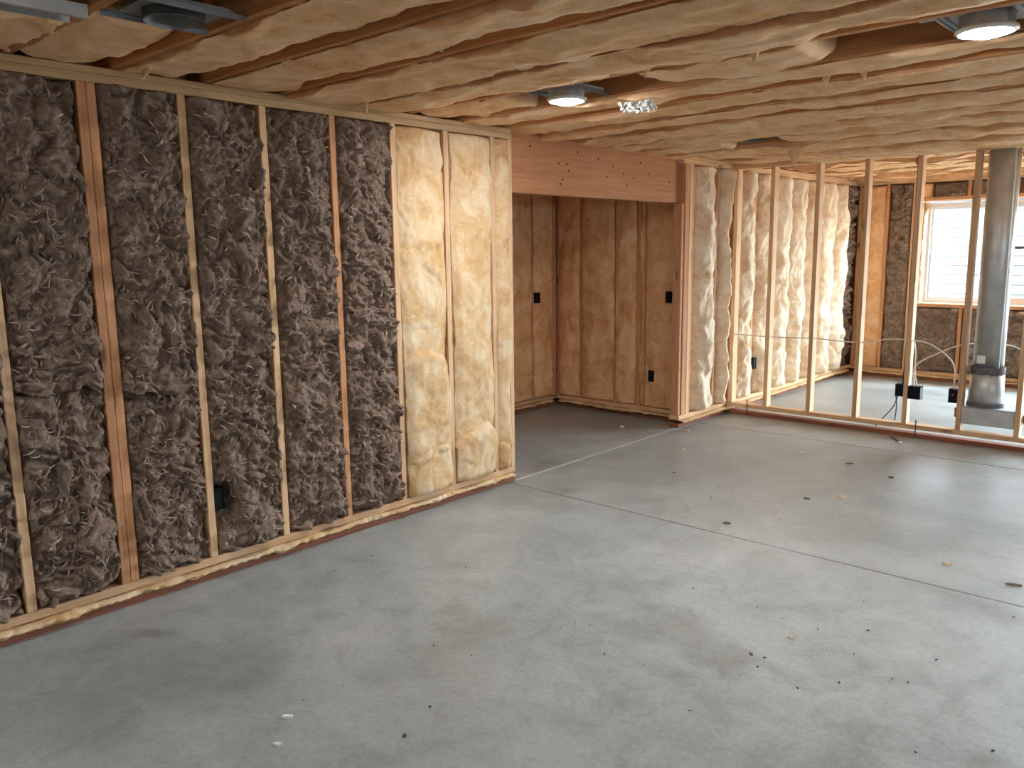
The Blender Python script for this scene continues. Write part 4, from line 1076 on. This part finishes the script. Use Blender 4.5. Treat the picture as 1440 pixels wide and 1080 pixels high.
tag(tube_mesh('cable', [(sx-0.028, YP+0.04, 2.27), (sx-0.027, YP+0.045, 1.9), (sx-0.027, YP+0.04, 1.3), (sx-0.026, YP+0.045, 0.8), (sx-0.034, YP+0.04, 0.43)], 0.007, M['cable_black']), 'black cable stapled down the left face of the middle stud', 'cable')
bm = bmesh.new(); bm_box(bm, (sx-0.031, YP+0.035, 2.235), (0.022, 0.03, 0.06), 0.004)
tag(bm_obj('cable_tag', bm, M['orange_plastic']), 'small red-orange tag at the top of the black cable', 'tag')
for k, pts in enumerate(([(-2.10, YP+0.03, 0.335), (-2.13, YP+0.06, 0.25), (-2.20, YP+0.14, 0.16), (-2.33, YP+0.24, 0.012)], [(-2.115, YP+0.03, 0.335), (-2.12, YP+0.08, 0.22), (-2.18, YP+0.20, 0.05), (-2.32, YP+0.30, 0.012)])):
    tag(tube_mesh('loose_wire', pts, 0.0045, M['cable_blue']), ['dark blue loose wire curving down to the floor, upper one of two', 'dark blue loose wire curving down to the floor, lower one of two'][k], 'wire')

# ------------------------------------------------------------------ debris on the floor
GD = 'wood chips and scraps on the concrete'
def chip(x, y, sx_, sy_, h, rot, mat, label, seed, name='wood_chip'):
    sx_ *= 0.82; sy_ *= 0.82; h *= 0.8
    r = random.Random(seed); bm = bmesh.new(); n = 9
    top = []; bot = []
    for i in range(n):
        a = 2*math.pi*i/n; k = r.uniform(0.7, 1.1)
        top.append(bm.verts.new((sx_/2*math.cos(a)*k*0.85, sy_/2*math.sin(a)*k*0.85, h*r.uniform(0.7, 1.15))))
        bot.append(bm.verts.new((sx_/2*math.cos(a)*k, sy_/2*math.sin(a)*k, 0.0)))
    bm.faces.new(top); bm.faces.new(bot[::-1])
    for i in range(n): bm.faces.new((bot[i], bot[(i+1) % n], top[(i+1) % n], top[i]))
    o = bm_obj(name, bm, M[mat], None, (x, y, 0.0005), (0, 0, rot))
    return tag(o, label, 'debris', GD)
chip(-1.79, 5.09, 0.075, 0.045, 0.018, 0.3, 'chip', 'largest tan wood chip, alone on the floor right of centre', 1)
chip(-2.11, 4.17, 0.055, 0.03, 0.014, 0.6, 'dark_chip', 'dark oval scrap just beyond the long saw cut', 2, 'dark_scrap')
chip(-2.09, 4.06, 0.045, 0.022, 0.010, 0.6, 'chip', 'small tan chip beside the dark scrap on the long saw cut', 3)
chip(-2.43, 4.33, 0.060, 0.025, 0.010, 0.7, 'chip', 'thin curled tan chip left of the dark scrap', 4)
chip(-3.20, 5.55, 0.055, 0.025, 0.012, 0.6, 'chip', 'tan chip nearest the alcove threshold', 5)
chip(-1.95, 4.92, 0.05, 0.03, 0.012, 0.4, 'dark_chip', 'dark flake left of the largest chip', 6, 'dark_scrap')
chip(-0.99, 4.32, 0.085, 0.022, 0.010, 0.2, 'chip', 'long brown splinter at the edge of the window glare', 7)
chip(-0.68, 4.24, 0.10, 0.04, 0.008, 0.3, 'dark_chip', 'dark smear-like scrap at the right edge', 8, 'dark_scrap')
chip(-1.70, 5.75, 0.05, 0.03, 0.014, 0.2, 'dark_chip', 'brown chip in the window glare near the partition', 9, 'dark_scrap')
chip(-1.31, 2.83, 0.035, 0.014, 0.006, -0.6, 'dark_chip', 'black sliver beside the large dark floor stain', 10, 'dark_scrap')
chip(-1.25, 3.06, 0.035, 0.012, 0.005, 0.5, 'chip', 'pale sliver right of the large dark floor stain', 11)
chip(-2.31, 1.39, 0.055, 0.030, 0.010, 0.9, 'sticker', 'white torn scrap in the near floor, upper of two', 12, 'paper_scrap')
chip(-2.20, 1.28, 0.045, 0.020, 0.008, 0.6, 'sticker', 'white torn scrap in the near floor, lower of two', 13, 'paper_scrap')
chip(-1.92, 1.58, 0.018, 0.016, 0.010, 0.2, 'dark_chip', 'dark pebble-like crumb in the near floor', 14, 'dark_scrap')
chip(-4.05, 5.95, 0.045, 0.03, 0.012, 0.2, 'sticker', 'white scrap inside the alcove by the side wall', 15, 'paper_scrap')
chip(-4.2, 5.5, 0.022, 0.018, 0.010, 0.2, 'dark_chip', 'dark crumb inside the alcove', 16, 'dark_scrap')
chip(-3.52, 6.17, 0.06, 0.035, 0.018, 0.4, 'chip', 'pale chip at the foot of the opening post', 17)
chip(-2.05, 5.95, 0.09, 0.012, 0.006, 0.6, 'dark_chip', 'thin dark stick before the partition', 18, 'dark_scrap')
chip(-2.45, 6.05, 0.04, 0.025, 0.010, -0.5, 'sticker', 'white flake before the partition', 19, 'paper_scrap')
bm = bmesh.new(); bm_box(bm, (0, 0, 0.003), (0.24, 0.022, 0.004), 0.001)
t = root('metal_strap', (-2.03, 6.93, 0), 'dark thin strap with a pale end lying before the partition', 'strap')
bm_obj('strap_body', bm, M['dark_metal'], t, (-2.03, 6.93, 0), (0, 0, -0.95))
bm = bmesh.new(); bm_box(bm, (0, 0, 0.0055), (0.06, 0.024, 0.004), 0.001)
bm_obj('strap_end', bm, M['sticker'], t, (-1.972, 6.85, 0), (0, 0, -0.95))['label'] = 'pale bare end'
R2 = random.Random(21)
spk = None
spots = [(948, 665), (1010, 685), (1030, 690), (1000, 700), (1065, 690), (1140, 680), (1098, 730), (1216, 730), (940, 805), (893, 820), (975, 828), (1065, 854), (1100, 870), (1172, 858), (1215, 846), (1317, 928), (1221, 887),
         (1150, 885), (1201, 920), (1166, 922), (905, 935), (1040, 950), (1122, 968), (1065, 938), (1075, 925), (970, 1000), (905, 1058), (1277, 960), (788, 884), (808, 876), (830, 880), (1318, 928), (1396, 1056), (1287, 1058),
         (522, 782), (470, 803), (655, 798), (676, 799), (610, 908), (663, 922), (483, 965), (605, 994), (427, 985), (1425, 868), (850, 920), (1180, 960), (1255, 955), (742, 690), (1240, 700), (1120, 702)]
def floor_pt(px, py):
    d = F_*1147.5 + R_*(px-720) + U_*(540-py)
    k = -1.574/d.z
    return d.x*k, d.y*k
for (px, py) in spots:
    x, y = floor_pt(px, py)
    if spk is None:
        spk = chip(x, y, 0.024, 0.014, 0.006, 0.4, 'dark_chip', 'tiny dark speck of debris scattered on the concrete', 30, 'debris_speck')
        spk['group'] = 'tiny specks on the concrete'
    else:
        o = spk.copy(); COL.objects.link(o); o.location = (x, y, 0.0005); o.rotation_euler = (0, 0, R2.uniform(0, 6))
        s = R2.uniform(0.3, 0.75); o.scale = (s, s, s)
